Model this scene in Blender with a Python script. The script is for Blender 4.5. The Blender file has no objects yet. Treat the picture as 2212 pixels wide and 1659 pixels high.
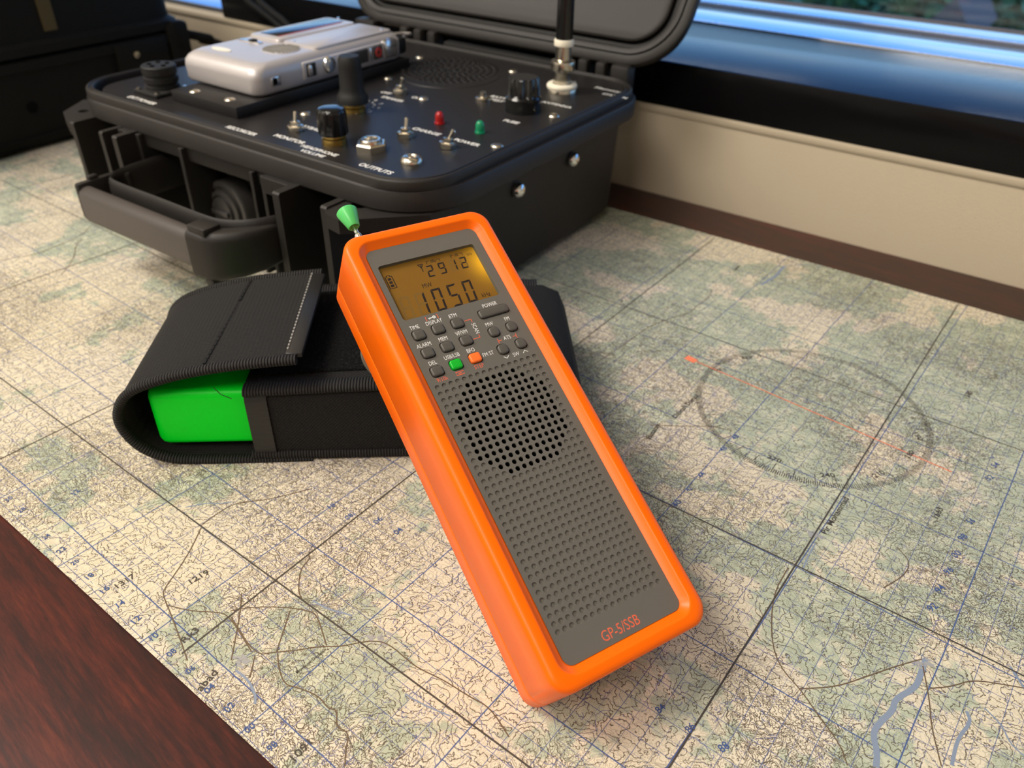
import bpy, bmesh, math, random, json
from mathutils import Vector, Matrix
from math import sin, cos, pi, radians, sqrt
random.seed(7)
S = bpy.context.scene
COL = S.collection

# ------------------------------------------------------------------ camera
cam = bpy.data.cameras.new('camera'); camo = bpy.data.objects.new('camera', cam); COL.objects.link(camo)
RT = Vector((0.81890148, 0.57369698, 0.01649658)); UP = Vector((-0.34382761, 0.46736353, 0.81446541)); FW = Vector((-0.45954645, 0.67263892, -0.57997754))
Mc = Matrix((RT, UP, -FW)).transposed().to_4x4(); Mc.translation = Vector((0, 0, 0.232)); camo.matrix_world = Mc
cam.sensor_width = 36.0; cam.sensor_fit = 'HORIZONTAL'; cam.lens = 36.0 * 1712.03 / 2212.0
cam.clip_start = 0.01; cam.clip_end = 300
cam.dof.use_dof = True; cam.dof.focus_distance = 0.272; cam.dof.aperture_fstop = 14.0
S.camera = camo

# ------------------------------------------------------------------ view, world, lights
S.view_settings.view_transform = 'Standard'; S.view_settings.look = 'None'
S.view_settings.gamma = 1.0; S.view_settings.use_curve_mapping = False
S.view_settings.exposure = 0.0
SKY_STRENGTH = 1.9
W = bpy.data.worlds.new('World'); S.world = W; W.use_nodes = True
wn = W.node_tree.nodes; wl = W.node_tree.links; wn.clear()
w_out = wn.new('ShaderNodeOutputWorld'); w_bg = wn.new('ShaderNodeBackground')
w_tc = wn.new('ShaderNodeTexCoord'); w_sep = wn.new('ShaderNodeSeparateXYZ')
w_ramp = wn.new('ShaderNodeValToRGB'); w_noise = wn.new('ShaderNodeTexNoise'); w_map = wn.new('ShaderNodeMapping')
w_cr = wn.new('ShaderNodeValToRGB'); w_mix = wn.new('ShaderNodeMixRGB')
w_map.inputs['Scale'].default_value = (1, 1, 2.6); w_noise.inputs['Scale'].default_value = 2.3; w_noise.inputs['Detail'].default_value = 4
w_ramp.color_ramp.elements[0].position = 0.48; w_ramp.color_ramp.elements[0].color = (.12, .17, .14, 1)
w_ramp.color_ramp.elements[1].position = 0.52; w_ramp.color_ramp.elements[1].color = (.34, .62, 1.0, 1)
e = w_ramp.color_ramp.elements.new(0.75); e.color = (.10, .34, .95, 1)
w_cr.color_ramp.elements[0].position = 0.54; w_cr.color_ramp.elements[1].position = 0.80
wl.new(w_tc.outputs['Generated'], w_map.inputs['Vector']); wl.new(w_map.outputs['Vector'], w_noise.inputs['Vector'])
wl.new(w_tc.outputs['Generated'], w_sep.inputs[0])
w_ma = wn.new('ShaderNodeMath'); w_ma.operation = 'MULTIPLY_ADD'; w_ma.inputs[1].default_value = 0.5; w_ma.inputs[2].default_value = 0.5
wl.new(w_sep.outputs['Z'], w_ma.inputs[0]); wl.new(w_ma.outputs[0], w_ramp.inputs[0])
wl.new(w_noise.outputs['Fac'], w_cr.inputs[0]); wl.new(w_cr.outputs['Color'], w_mix.inputs[0])
wl.new(w_ramp.outputs['Color'], w_mix.inputs[1]); w_mix.inputs[2].default_value = (.80, .88, 1.0, 1)
wl.new(w_mix.outputs[0], w_bg.inputs['Color']); w_bg.inputs['Strength'].default_value = SKY_STRENGTH
wl.new(w_bg.outputs[0], w_out.inputs[0])

def area(name, loc, sx, sy, power, color):
    l = bpy.data.lights.new(name, 'AREA'); l.shape = 'RECTANGLE'; l.size = sx; l.size_y = sy; l.energy = power; l.color = color
    o = bpy.data.objects.new(name, l); COL.objects.link(o); o.location = loc; return o
area('ceiling_lamp_light', (-1.35, -0.55, 1.93), 1.2, 0.6, 60, (1.0, 0.925, 0.82))
area('ceiling_lamp_light', (-0.05, -1.5, 1.93), 1.2, 0.6, 34, (1.0, 0.925, 0.82))
area('ceiling_lamp_light', (-2.1, -2.2, 1.93), 1.2, 0.6, 26, (1.0, 0.925, 0.82))

# ------------------------------------------------------------------ mesh helper
class MB:
    def __init__(s, origin=(0, 0, 0)): s.v = []; s.f = []; s.mi = []; s.uv = []; s.o = Vector(origin)
    def add(s, vs, fs, M=None, mi=0, uvs=None):
        b = len(s.v)
        for p in vs:
            p = Vector(p); p = M @ p if M is not None else p
            s.v.append(p - s.o)
        for i, f in enumerate(fs):
            s.f.append([b + k for k in f]); s.mi.append(mi); s.uv.append(uvs[i] if uvs else None)
        return s
    def bm(s, bm, M=None, mi=0):
        bm.verts.ensure_lookup_table(); bm.verts.index_update()
        s.add([v.co.copy() for v in bm.verts], [[v.index for v in f.verts] for f in bm.faces], M, mi); bm.free(); return s
    def box(s, x0, x1, y0, y1, z0, z1, M=None, mi=0, r=0, seg=2):
        bm = bmesh.new(); bmesh.ops.create_cube(bm, size=1)
        for v in bm.verts: v.co = Vector(((x0 + x1) / 2 + v.co.x * (x1 - x0), (y0 + y1) / 2 + v.co.y * (y1 - y0), (z0 + z1) / 2 + v.co.z * (z1 - z0)))
        if r: bmesh.ops.bevel(bm, geom=bm.edges[:], offset=r, segments=seg, affect='EDGES', profile=0.5)
        return s.bm(bm, M, mi)
    def loft(s, loops, cap0=False, cap1=False, M=None, mi=0, close=False):
        n = len(loops[0]); vs = [p for l in loops for p in l]; fs = []
        K = len(loops)
        for k in range(K if close else K - 1):
            a = k * n; b = ((k + 1) % K) * n
            for i in range(n):
                j = (i + 1) % n; fs.append([a + i, a + j, b + j, b + i])
        if cap0: fs.append(list(range(n))[::-1])
        if cap1: fs.append(list(range((K - 1) * n, K * n)))
        return s.add(vs, fs, M, mi)
    def lathe(s, prof, n=24, M=None, mi=0, cap=True):
        loops = [[(r * cos(2 * pi * i / n), r * sin(2 * pi * i / n), z) for i in range(n)] for r, z in prof]
        return s.loft(loops, cap, cap, M, mi)
    def prism(s, pts, z0, z1, M=None, mi=0):
        return s.loft([[(p[0], p[1], z0) for p in pts], [(p[0], p[1], z1) for p in pts]], True, True, M, mi)
    def tube(s, path, r, n=10, M=None, mi=0, caps=True, sx=1.0, sy=1.0, up=None):
        P = [Vector(p) for p in path]; rs = r if isinstance(r, (list, tuple)) else [r] * len(P)
        loops = []; L = [0]; prev = None
        for i in range(len(P)):
            t = (P[min(i + 1, len(P) - 1)] - P[max(i - 1, 0)]).normalized()
            if prev is None:
                a = Vector(up) if up else (Vector((0, 0, 1)) if abs(t.z) < .9 else Vector((1, 0, 0)))
            else: a = prev
            a = (a - t * a.dot(t)).normalized(); b = t.cross(a); prev = a
            loops.append([P[i] + (a * cos(2 * pi * k / n) * sx + b * sin(2 * pi * k / n) * sy) * rs[i] for k in range(n)])
            if i: L.append(L[-1] + (P[i] - P[i - 1]).length)
        vs = [p for l in loops for p in l]; fs = []; uvs = []
        for i in range(len(P) - 1):
            for k in range(n):
                j = (k + 1) % n; fs.append([i * n + k, i * n + j, (i + 1) * n + j, (i + 1) * n + k])
                uvs.append([(L[i], k / n), (L[i], (k + 1) / n), (L[i + 1], (k + 1) / n), (L[i + 1], k / n)])
        if caps:
            fs.append(list(range(n))[::-1]); uvs.append([(0, 0)] * n)
            fs.append([(len(P) - 1) * n + k for k in range(n)]); uvs.append([(0, 0)] * n)
        return s.add(vs, fs, M, mi, uvs)
    def ribbon(s, path, w, z, M=None, mi=0):
        P = [Vector((p[0], p[1], 0)) for p in path]; vs = []; fs = []
        for i, p in enumerate(P):
            t = (P[min(i + 1, len(P) - 1)] - P[max(i - 1, 0)]).normalized(); nn = Vector((-t.y, t.x, 0)) * w / 2
            ww = nn; vs += [(p + ww) + Vector((0, 0, z)), (p - ww) + Vector((0, 0, z))]
            if i: k = 2 * i; fs.append([k - 2, k - 1, k + 1, k])
        return s.add(vs, fs, M, mi)
    def text(s, st, size, M, mi=0, align='CENTER', sx=1.0, depth=0.0, bold=0.0, shear=0.0):
        c = bpy.data.curves.new('t', 'FONT'); c.body = st; c.size = size; c.align_x = align; c.align_y = 'CENTER'
        c.resolution_u = 3; c.offset = bold * size; c.extrude = depth; c.shear = shear
        o = bpy.data.objects.new('t', c); COL.objects.link(o)
        dg = bpy.context.evaluated_depsgraph_get(); m = o.evaluated_get(dg).to_mesh()
        s.add([Vector((v.co.x * sx, v.co.y, v.co.z)) for v in m.vertices], [list(p.vertices) for p in m.polygons], M, mi)
        o.evaluated_get(dg).to_mesh_clear(); bpy.data.objects.remove(o); bpy.data.curves.remove(c); return s
    def build(s, name, mats, parent=None, smooth=35, label=None):
        m = bpy.data.meshes.new(name); m.from_pydata([tuple(p) for p in s.v], [], s.f)
        mats = mats if isinstance(mats, (list, tuple)) else [mats]
        for k in mats: m.materials.append(k)
        m.polygons.foreach_set('material_index', s.mi)
        if any(u is not None for u in s.uv):
            ul = m.uv_layers.new(name='UVMap'); i = 0
            for f, u in zip(s.f, s.uv):
                for k in range(len(f)): ul.data[i].uv = u[k] if u else (0, 0); i += 1
        bm = bmesh.new(); bm.from_mesh(m); bmesh.ops.remove_doubles(bm, verts=bm.verts, dist=1e-7)
        bmesh.ops.recalc_face_normals(bm, faces=bm.faces); bm.to_mesh(m); bm.free()
        if smooth: m.shade_smooth(); m.set_sharp_from_angle(angle=radians(smooth))
        o = bpy.data.objects.new(name, m); COL.objects.link(o)
        if parent: o.parent = parent
        if label: o['label'] = label
        return o
    def thing(s, name, mats, label, cat, group=None, smooth=35, loc=None):
        o = s.build(name, mats, None, smooth); tag(o, label, cat, group)
        if loc: o.location = loc
        return o
def tag(o, label, cat, group=None):
    o['label'] = label; o['category'] = cat
    if group: o['group'] = group
    return o
def struct(o): o['kind'] = 'structure'; return o
def empty(name, loc, label, cat, M=None, group=None):
    o = bpy.data.objects.new(name, None); COL.objects.link(o); o.empty_display_size = .02
    if M is not None: o.matrix_world = M
    else: o.location = loc
    return tag(o, label, cat, group)
def rrect(x0, x1, y0, y1, r, n=6, z=0.0):
    r = min(r, (x1 - x0) / 2 - 1e-6, (y1 - y0) / 2 - 1e-6); out = []
    for cx, cy, a0 in ((x1 - r, y1 - r, 0), (x0 + r, y1 - r, 90), (x0 + r, y0 + r, 180), (x1 - r, y0 + r, 270)):
        for i in range(n + 1):
            a = radians(a0 + 90 * i / n); out.append((cx + r * cos(a), cy + r * sin(a), z))
    return out
def TM(x, y, z): return Matrix.Translation((x, y, z))
def RZ(a): return Matrix.Rotation(radians(a), 4, 'Z')
def RX(a): return Matrix.Rotation(radians(a), 4, 'X')
def RY(a): return Matrix.Rotation(radians(a), 4, 'Y')
def planar_holes(outer, holes):
    bm = bmesh.new(); es = []
    for lp in [outer] + holes:
        vs = [bm.verts.new((p[0], p[1], 0)) for p in lp]
        for i in range(len(vs)): es.append(bm.edges.new((vs[i], vs[(i + 1) % len(vs)])))
    bmesh.ops.triangle_fill(bm, edges=es, use_beauty=True)
    return bm

# ------------------------------------------------------------------ materials
def mat(name, col, rough=.5, metal=0.0, spec=.5, emit=None, es=0.0, trans=0.0, coat=0.0, sheen=0.0, ior=None):
    m = bpy.data.materials.new(name); m.use_nodes = True; b = m.node_tree.nodes['Principled BSDF']
    b.inputs['Base Color'].default_value = (*col, 1); b.inputs['Roughness'].default_value = rough; b.inputs['Metallic'].default_value = metal
    b.inputs['Specular IOR Level'].default_value = spec
    if emit: b.inputs['Emission Color'].default_value = (*emit, 1); b.inputs['Emission Strength'].default_value = es
    if trans: b.inputs['Transmission Weight'].default_value = trans
    if coat: b.inputs['Coat Weight'].default_value = coat; b.inputs['Coat Roughness'].default_value = .1
    if sheen: b.inputs['Sheen Weight'].default_value = sheen
    if ior: b.inputs['IOR'].default_value = ior
    return m
class NT:
    def __init__(s, m): s.m = m; s.t = m.node_tree; s.b = s.t.nodes['Principled BSDF']
    def n(s, ty, **kw):
        n = s.t.nodes.new(ty)
        for k, v in kw.items(): setattr(n, k, v)
        return n
    def l(s, a, b): s.t.links.new(a, b)
    def val(s, x, sock):
        if isinstance(x, (int, float)): sock.default_value = x
        elif isinstance(x, tuple): sock.default_value = x
        else: s.l(x, sock)
    def math(s, op, a, b=0.0, c=None, clamp=False):
        n = s.n('ShaderNodeMath', operation=op); n.use_clamp = clamp
        s.val(a, n.inputs[0]); s.val(b, n.inputs[1])
        if c is not None: s.val(c, n.inputs[2])
        return n.outputs[0]
    def vmath(s, op, a, b):
        n = s.n('ShaderNodeVectorMath', operation=op); s.val(a, n.inputs[0]); s.val(b, n.inputs[1]); return n.outputs[0]
    def scale(s, a, k):
        n = s.n('ShaderNodeVectorMath', operation='SCALE'); s.val(a, n.inputs[0]); s.val(k, n.inputs[3]); return n.outputs[0]
    def noise(s, vec, scale, detail=2, rough=.5, out='Fac'):
        n = s.n('ShaderNodeTexNoise'); n.inputs['Scale'].default_value = scale; n.inputs['Detail'].default_value = detail; n.inputs['Roughness'].default_value = rough
        s.l(vec, n.inputs['Vector']); return n.outputs[out]
    def mix(s, f, a, b):
        n = s.n('ShaderNodeMixRGB'); s.val(f, n.inputs[0]); s.val(a, n.inputs[1]); s.val(b, n.inputs[2]); return n.outputs[0]
    def ramp(s, f, stops):
        n = s.n('ShaderNodeValToRGB'); s.l(f, n.inputs[0]); el = n.color_ramp.elements
        while len(el) < len(stops): el.new(.5)
        for k, (p, c) in enumerate(stops): el[k].position = p; el[k].color = c if len(c) == 4 else (*c, 1)
        return n.outputs[0]
    def sstep(s, x, a, b):
        n = s.n('ShaderNodeMapRange', interpolation_type='SMOOTHSTEP'); s.val(x, n.inputs[0])
        n.inputs[1].default_value = a; n.inputs[2].default_value = b; n.inputs[3].default_value = 0; n.inputs[4].default_value = 1; return n.outputs[0]
    def obj(s): return s.n('ShaderNodeTexCoord').outputs['Object']
    def uv(s): return s.n('ShaderNodeTexCoord').outputs['UV']
    def xyz(s, v): n = s.n('ShaderNodeSeparateXYZ'); s.l(v, n.inputs[0]); return n.outputs
    def comb(s, x, y, z): n = s.n('ShaderNodeCombineXYZ'); s.val(x, n.inputs[0]); s.val(y, n.inputs[1]); s.val(z, n.inputs[2]); return n.outputs[0]
    def bump(s, h, strength=.3, dist=.0005):
        n = s.n('ShaderNodeBump'); n.inputs['Strength'].default_value = strength; n.inputs['Distance'].default_value = dist
        s.l(h, n.inputs['Height']); s.l(n.outputs[0], s.b.inputs['Normal'])
    def base(s, c): s.l(c, s.b.inputs['Base Color'])
    def rough(s, c): s.l(c, s.b.inputs['Roughness'])
def noisy(m, scale=900, strength=.25, dist=.0003, colvar=0.0, cscale=60):
    t = NT(m); o = t.obj(); t.bump(t.noise(o, scale, 3, .6), strength, dist)
    if colvar:
        c = m.node_tree.nodes['Principled BSDF'].inputs['Base Color'].default_value[:]
        f = t.noise(o, cscale, 4, .6); t.base(t.mix(f, tuple(x * (1 - colvar) for x in c[:3]) + (1,), tuple(min(1, x * (1 + colvar)) for x in c[:3]) + (1,)))
    return m

M_case = noisy(mat('black_case_plastic', (.0140, .0116, .0102), .54, spec=.42), 1400, .35, .0003, .35, 25)
M_case2 = noisy(mat('black_worn_plastic', (.0055, .0052, .0042), .62, spec=.18), 1200, .3, .0003, .3, 20)
M_panel = noisy(mat('black_anodised_panel', (.013, .0118, .0122), .42, spec=.32), 1500, .1, .0002, .25, 40)
M_blackgloss = mat('glossy_black_plastic', (.008, .008, .008), .18, spec=.5)
M_blackmatte = mat('matte_black', (.010, .010, .010), .6, spec=.35)
M_grip = noisy(mat('dark_grey_rubber', (.070, .059, .054), .48, spec=.4), 1600, .2, .0002)
M_knob = mat('pressure_knob_plastic', (.05, .046, .044), .35, spec=.5)
M_gasket = mat('black_gasket', (.004, .004, .004), .6, spec=.3)
M_white = mat('white_paint', (.78, .77, .74), .5)
M_chrome = mat('chrome', (.82, .81, .79), .14, 1.0)
M_nickel = mat('nickel', (.62, .57, .48), .24, 1.0)
M_brass = mat('brass', (.62, .42, .12), .28, 1.0)
M_ivory = mat('ivory_nylon', (.82, .76, .62), .45)
M_red_led = mat('red_lens', (.45, .012, .012), .12, trans=.25, emit=(.5, .0, .0), es=.02)
M_green_led = mat('green_lens', (.01, .30, .13), .12, trans=.25, emit=(.0, .4, .15), es=.02)
M_silver = noisy(mat('silver_painted_plastic', (.54, .51, .515), .40, .40, .4), 2500, .05, .0001)
M_silver2 = mat('polished_silver_trim', (.74, .72, .72), .18, .9)
M_darkwin = mat('smoked_window', (.02, .018, .018), .08, spec=.6)
M_redmark = mat('red_mark', (.45, .04, .03), .4)
M_orange = mat('orange_silicone', (1.0, .148, .0), .33, spec=.26)
M_orangebtn = mat('orange_key', (.95, .17, .025), .35)
M_greenbtn = mat('green_key', (.0, .42, .02), .35)
M_face = noisy(mat('grey_faceplate', (.125, .115, .10), .42, spec=.5), 5000, .08, .0001)
M_key = mat('dark_grey_key', (.085, .078, .068), .36, spec=.5)
M_well = mat('dark_recess', (.02, .018, .015), .6)
M_hole = mat('black_cloth_and_hole_shade', (.002, .002, .002), .8, spec=.1)  # speaker cloth, and flat black painted for the shade inside holes
M_label = mat('pale_label_ink', (.80, .79, .76), .5)
M_labelo = mat('orange_label_ink', (.72, .13, .06), .5)
M_seg = mat('lcd_dark_segment', (.012, .002, .004), .5)
M_ghost = mat('lcd_unlit_segment', (.22, .10, .015), .5)
M_greentip = mat('green_tip_plastic', (.10, .62, .16), .32)
M_greenbody = mat('green_silicone', (.0, .80, .022), .36, spec=.2)
M_greyrub = noisy(mat('grey_rubber', (.165, .15, .12), .55, spec=.4), 1500, .1, .0002)
M_beige = noisy(mat('beige_wall_paint', (.48, .405, .30), .6, spec=.25), 700, .35, .0006)
M_paint = mat('white_wall_paint', (.72, .70, .66), .7)
M_ceil = mat('ceiling_white', (.75, .74, .71), .8)
M_floor = mat('grey_carpet', (.16, .15, .14), .9)
M_frame = mat('anodised_frame', (.72, .74, .78), .10, .9)
M_rubseal = mat('brown_seal', (.10, .075, .055), .6)
M_cable = mat('black_cable', (.012, .012, .012), .85, spec=.2)
M_tree_bark = mat('bark', (.10, .07, .05), .9)
M_grass = noisy(mat('grass', (.06, .11, .035), .9), 3, .3, .05, .5, 1)
M_roof = mat('roof', (.13, .095, .09), .9)
# wood desk
M_wood = mat('mahogany_veneer', (.08, .012, .006), .38, spec=.32, coat=.04)
t = NT(M_wood); rot_ = t.n('ShaderNodeVectorRotate', rotation_type='Z_AXIS'); rot_.inputs['Angle'].default_value = radians(8); t.l(t.obj(), rot_.inputs['Vector']); o = rot_.outputs[0]
st = t.vmath('MULTIPLY', o, (3.0, 46.0, 46.0)); wv = t.noise(st, 3.0, 6, .72); fine = t.noise(t.vmath('MULTIPLY', o, (60.0, 520.0, 520.0)), 1.0, 4, .75)
blot = t.noise(t.vmath('MULTIPLY', o, (5.0, 12.0, 12.0)), 1.5, 3, .55)
k = t.math('ADD', t.math('MULTIPLY', wv, .42), t.math('ADD', t.math('MULTIPLY', fine, .42), t.math('MULTIPLY', blot, .2)))
t.base(t.ramp(k, [(.40, (.012, .0028, .0022)), (.50, (.032, .0052, .0036)), (.58, (.066, .0092, .0046)), (.68, (.112, .019, .007))]))
t.bump(fine, .10, .0002)
# black gloss sill
M_sill = mat('black_stone_sill', (.005, .005, .0055), .17, spec=.11)
# glass: thin pane
M_glass = bpy.data.materials.new('window_glass'); M_glass.use_nodes = True
g = M_glass.node_tree.nodes; gl = M_glass.node_tree.links; g.clear()
go = g.new('ShaderNodeOutputMaterial'); gt = g.new('ShaderNodeBsdfTransparent'); gg = g.new('ShaderNodeBsdfGlossy'); gm = g.new('ShaderNodeMixShader')
gg.inputs['Roughness'].default_value = 0.0; gm.inputs[0].default_value = .06; gt.inputs[0].default_value = (.93, .96, .95, 1)
gl.new(gt.outputs[0], gm.inputs[1]); gl.new(gg.outputs[0], gm.inputs[2]); gl.new(gm.outputs[0], go.inputs[0])
M_pane = M_glass.copy(); M_pane.name = 'lcd_window_pane'
M_pane.node_tree.nodes['Mix Shader'].inputs[0].default_value = .01
# lcd
M_lcd = mat('amber_lcd', (.245, .100, .010), .5, spec=.3)
t = NT(M_lcd); x, y, z = t.xyz(t.obj())
dx = t.math('DIVIDE', t.math('SUBTRACT', x, .0205), .0055); dy = t.math('DIVIDE', t.math('SUBTRACT', y, .1390), .0065)
r2 = t.math('ADD', t.math('MULTIPLY', dx, dx), t.math('MULTIPLY', dy, dy)); glow = t.math('POWER', 2.718, t.math('MULTIPLY', r2, -1.0))
t.b.inputs['Emission Color'].default_value = (1.0, .46, .01, 1)
t.l(t.math('MULTIPLY_ADD', glow, .95, .03), t.b.inputs['Emission Strength'])
# foliage
M_leaf = mat('leaf', (.035, .11, .025), .6)
t = NT(M_leaf); t.base(t.ramp(t.noise(t.obj(), 4.0, 3, .6), [(.35, (.015, .07, .03)), (.52, (.06, .20, .06)), (.68, (.30, .45, .22))]))
# pouch fabrics (object space: x along the pouch, y across)
def weave(name, col, pitch_y, pitch_x, strength, dist, rough=.8, contrast=.5, sheen=.25):
    m = mat(name, col, rough, spec=.25, sheen=sheen); t = NT(m); x, y, z = t.xyz(t.obj())
    a = t.math('SINE', t.math('MULTIPLY', t.math('ADD', y, z), 2 * pi / pitch_y)); b = t.math('SINE', t.math('MULTIPLY', x, 2 * pi / pitch_x))
    h = t.math('MULTIPLY_ADD', t.math('MULTIPLY', a, b), .5, t.math('MULTIPLY', a, .5)) if pitch_x != pitch_y else t.math('MULTIPLY', a, b)
    nz = t.noise(t.obj(), 700, 3, .6); h2 = t.math('ADD', h, t.math('MULTIPLY', nz, .8))
    t.bump(h2, strength, dist)
    f = t.math('MULTIPLY_ADD', h2, .25, .35, clamp=True)
    t.base(t.mix(f, tuple(c * (1 - contrast) for c in col) + (1,), tuple(c * (1 + contrast) for c in col) + (1,))); return m
M_nylon = weave('black_cordura', (.017, .016, .0155), .0011, .0018, .8, .0004, sheen=.0)
M_nylon2 = weave('black_packcloth', (.011, .0108, .0108), .0016, .0016, .7, .0003, sheen=.0)
M_pile = mat('black_hook_and_loop_pile', (.007, .007, .007), .95, spec=.15)
t = NT(M_pile); nz = t.noise(t.obj(), 900, 4, .7); t.bump(nz, 1.0, .001); t.base(t.ramp(nz, [(.45, (.002, .002, .002)), (.62, (.010, .010, .010)), (.75, (.05, .05, .05))]))
M_bind = mat('ribbed_black_binding', (.022, .020, .020), .65, spec=.3)
t = NT(M_bind); x, y, z = t.xyz(t.uv()); a = t.math('SINE', t.math('MULTIPLY', x, 2 * pi / .00125))
t.bump(a, .9, .0004); f = t.math('MULTIPLY_ADD', a, .5, .5); t.base(t.mix(f, (.002, .002, .002, 1), (.030, .028, .027, 1)))
M_strap = mat('satin_black_ribbon', (.014, .0135, .0135), .38, spec=.5)
t = NT(M_strap); x, y, z = t.xyz(t.obj()); t.bump(t.noise(t.comb(t.math('MULTIPLY', x, 60), 0.0, t.math('MULTIPLY', z, 900)), 1.0, 3, .6), .6, .0005)
M_stitch = mat('pale_stitch', (.30, .29, .27), .7)
# map paper
M_map = mat('printed_map_paper', (.8, .67, .46), .62, spec=.25)
t = NT(M_map); o = t.obj(); x, y, z = t.xyz(o)
warp = t.noise(o, 30, 2, .5, 'Color'); wo = t.vmath('ADD', o, t.scale(t.vmath('SUBTRACT', warp, (.5, .5, .5)), .012))
big = t.noise(wo, 17, 5, .66); 
xr = t.math('MULTIPLY', t.sstep(x, -.22, .0), .045)
greenf = t.sstep(t.math('ADD', t.math('ADD', big, xr), t.math('MULTIPLY', t.sstep(y, .14, .27), .065)), .53, .575)
fleck = t.sstep(t.noise(wo, 120, 3, .6), .46, .62)
cream = t.mix(t.sstep(t.noise(o, 9, 3, .5), .4, .65), (.72, .64, .475, 1), (.69, .62, .49, 1))
green = t.mix(fleck, (.41, .46, .345, 1), (.54, .56, .42, 1))
col = t.mix(t.math('MULTIPLY', greenf, .92), cream, green)
hill = t.sstep(t.noise(o, 11, 3, .5), .42, .58)
def lines(col, scale, N, hw, ink, strength, detail=3.0, mask=None, seed=(0.0, 0.0, 0.0), single=False):
    sv = t.vmath('ADD', wo, seed); eps = .00025
    h0 = t.noise(sv, scale, detail, .55); hx = t.noise(t.vmath('ADD', sv, (eps, 0.0, 0.0)), scale, detail, .55); hy = t.noise(t.vmath('ADD', sv, (0.0, eps, 0.0)), scale, detail, .55)
    gx = t.math('SUBTRACT', hx, h0); gy = t.math('SUBTRACT', hy, h0)
    gr = t.math('DIVIDE', t.math('SQRT', t.math('ADD', t.math('MULTIPLY', gx, gx), t.math('MULTIPLY', gy, gy))), eps)
    if single: d = t.math('ABSOLUTE', t.math('SUBTRACT', h0, .5)); d = t.math('DIVIDE', d, t.math('ADD', gr, .5))
    else:
        fr = t.math('ABSOLUTE', t.math('SUBTRACT', t.math('FRACT', t.math('MULTIPLY', h0, N)), .5)); d = t.math('DIVIDE', fr, t.math('ADD', t.math('MULTIPLY', gr, N), 8.0))
    f = t.math('SUBTRACT', 1.0, t.sstep(d, hw * .6, hw * 1.35)); f = t.math('MULTIPLY', f, strength)
    if mask is not None: f = t.math('MULTIPLY', f, mask)
    return t.mix(f, col, ink)
hm = t.math('MULTIPLY_ADD', hill, .75, .25)
col = lines(col, 82, 30, .00012, (.070, .048, .032, 1), .92, 4.0, hm)
col = lines(col, 50, 17, .00013, (.075, .052, .036, 1), .90, 5.0, None, (3.1, 1.7, 0.0))
dash = t.sstep(t.noise(o, 420, 0, .5), .42, .52)
col = lines(col, 48, 7, .00013, (.10, .12, .28, 1), .75, 4.0, dash, (7.7, 2.2, 0.0))
# blue kilometre grid
def grid(col, ax, ay, off, sp, hw, ink, strength):
    p = t.math('ADD', t.math('MULTIPLY', x, ax), t.math('MULTIPLY', y, ay)); wob = t.math('MULTIPLY', t.math('SUBTRACT', t.noise(o, 25, 1, .5), .5), .0012)
    u = t.math('DIVIDE', t.math('SUBTRACT', t.math('ADD', p, wob), off), sp); fr = t.math('MULTIPLY', t.math('ABSOLUTE', t.math('SUBTRACT', t.math('FRACT', t.math('ADD', u, .5)), .5)), sp)
    f = t.math('MULTIPLY', t.math('SUBTRACT', 1.0, t.sstep(fr, hw * .7, hw * 1.3)), strength); return t.mix(f, col, ink)
BL = (.055, .095, .26, 1)
SPC = .0541901
for ax, ay, off in ((.05714214, .99836605, .17723565), (-.99836605, .05714214, .25596448)):
    col = grid(col, ax, ay, off, SPC / 10, .00009, (.09, .12, .27, 1), .62)
    col = grid(col, ax, ay, off, SPC / 5, .00011, (.08, .11, .26, 1), .82)
    col = grid(col, ax, ay, off, SPC, .00023, BL, .85)
spk = t.sstep(t.noise(o, 1500, 2, .6), .66, .74); spm = t.sstep(t.noise(t.vmath('ADD', o, (5.0, 5.0, 0.0)), 18, 2, .5), .52, .62)
col = t.mix(t.math('MULTIPLY', t.math('MULTIPLY', spk, spm), .55), col, (.12, .08, .05, 1))
t.base(col); t.bump(t.noise(o, 900, 3, .6), .12, .0002)
M_inkk = mat('map_black_ink', (.055, .045, .035), .6); M_inkb = mat('map_blue_ink', (.05, .09, .25), .6); M_inkr = mat('map_orange_pencil', (.85, .22, .10), .6)
M_inkv = mat('map_river_ink', (.22, .27, .36), .6); M_inkg = mat('map_brown_road_ink', (.13, .085, .045), .6); M_inkt = mat('map_town_grey', (.33, .33, .33), .6)

# ------------------------------------------------------------------ room shell
WH = .56  # unseen window head, set low to hold back daylight
X0, X1, Y0, YW, ZF, ZC = -2.7, 2.3, -3.2, 0.544, -0.74, 1.96
def slab(name, m, *b, r=0): return struct(MB().box(*b, r=r).build(name, m, smooth=0 if not r else 35))
slab('floor', M_floor, X0 - .1, X1 + .1, Y0 - .1, YW + .3, ZF - .1, ZF)
slab('ceiling', M_ceil, X0 - .1, X1 + .1, Y0 - .1, YW + .3, ZC, ZC + .1)
slab('wall_left', M_paint, X0 - .1, X0, Y0, YW, ZF, ZC)
slab('wall_right', M_paint, X1, X1 + .1, Y0, YW, ZF, ZC)
slab('wall_rear', M_paint, X0 - .1, X1 + .1, Y0 - .1, Y0, ZF, ZC)
w = MB().box(X0 - .1, X1 + .1, YW, YW + .28, ZF, .0625, r=.004); w.box(X0 - .1, X1 + .1, YW, YW + .28, WH, ZC); w.box(X0 - .1, X0 + .3, YW, YW + .28, .0625, WH); w.box(X1 - .3, X1 + .1, YW, YW + .28, .0625, WH)
struct(w.build('wall_window', M_beige, smooth=35))
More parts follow.
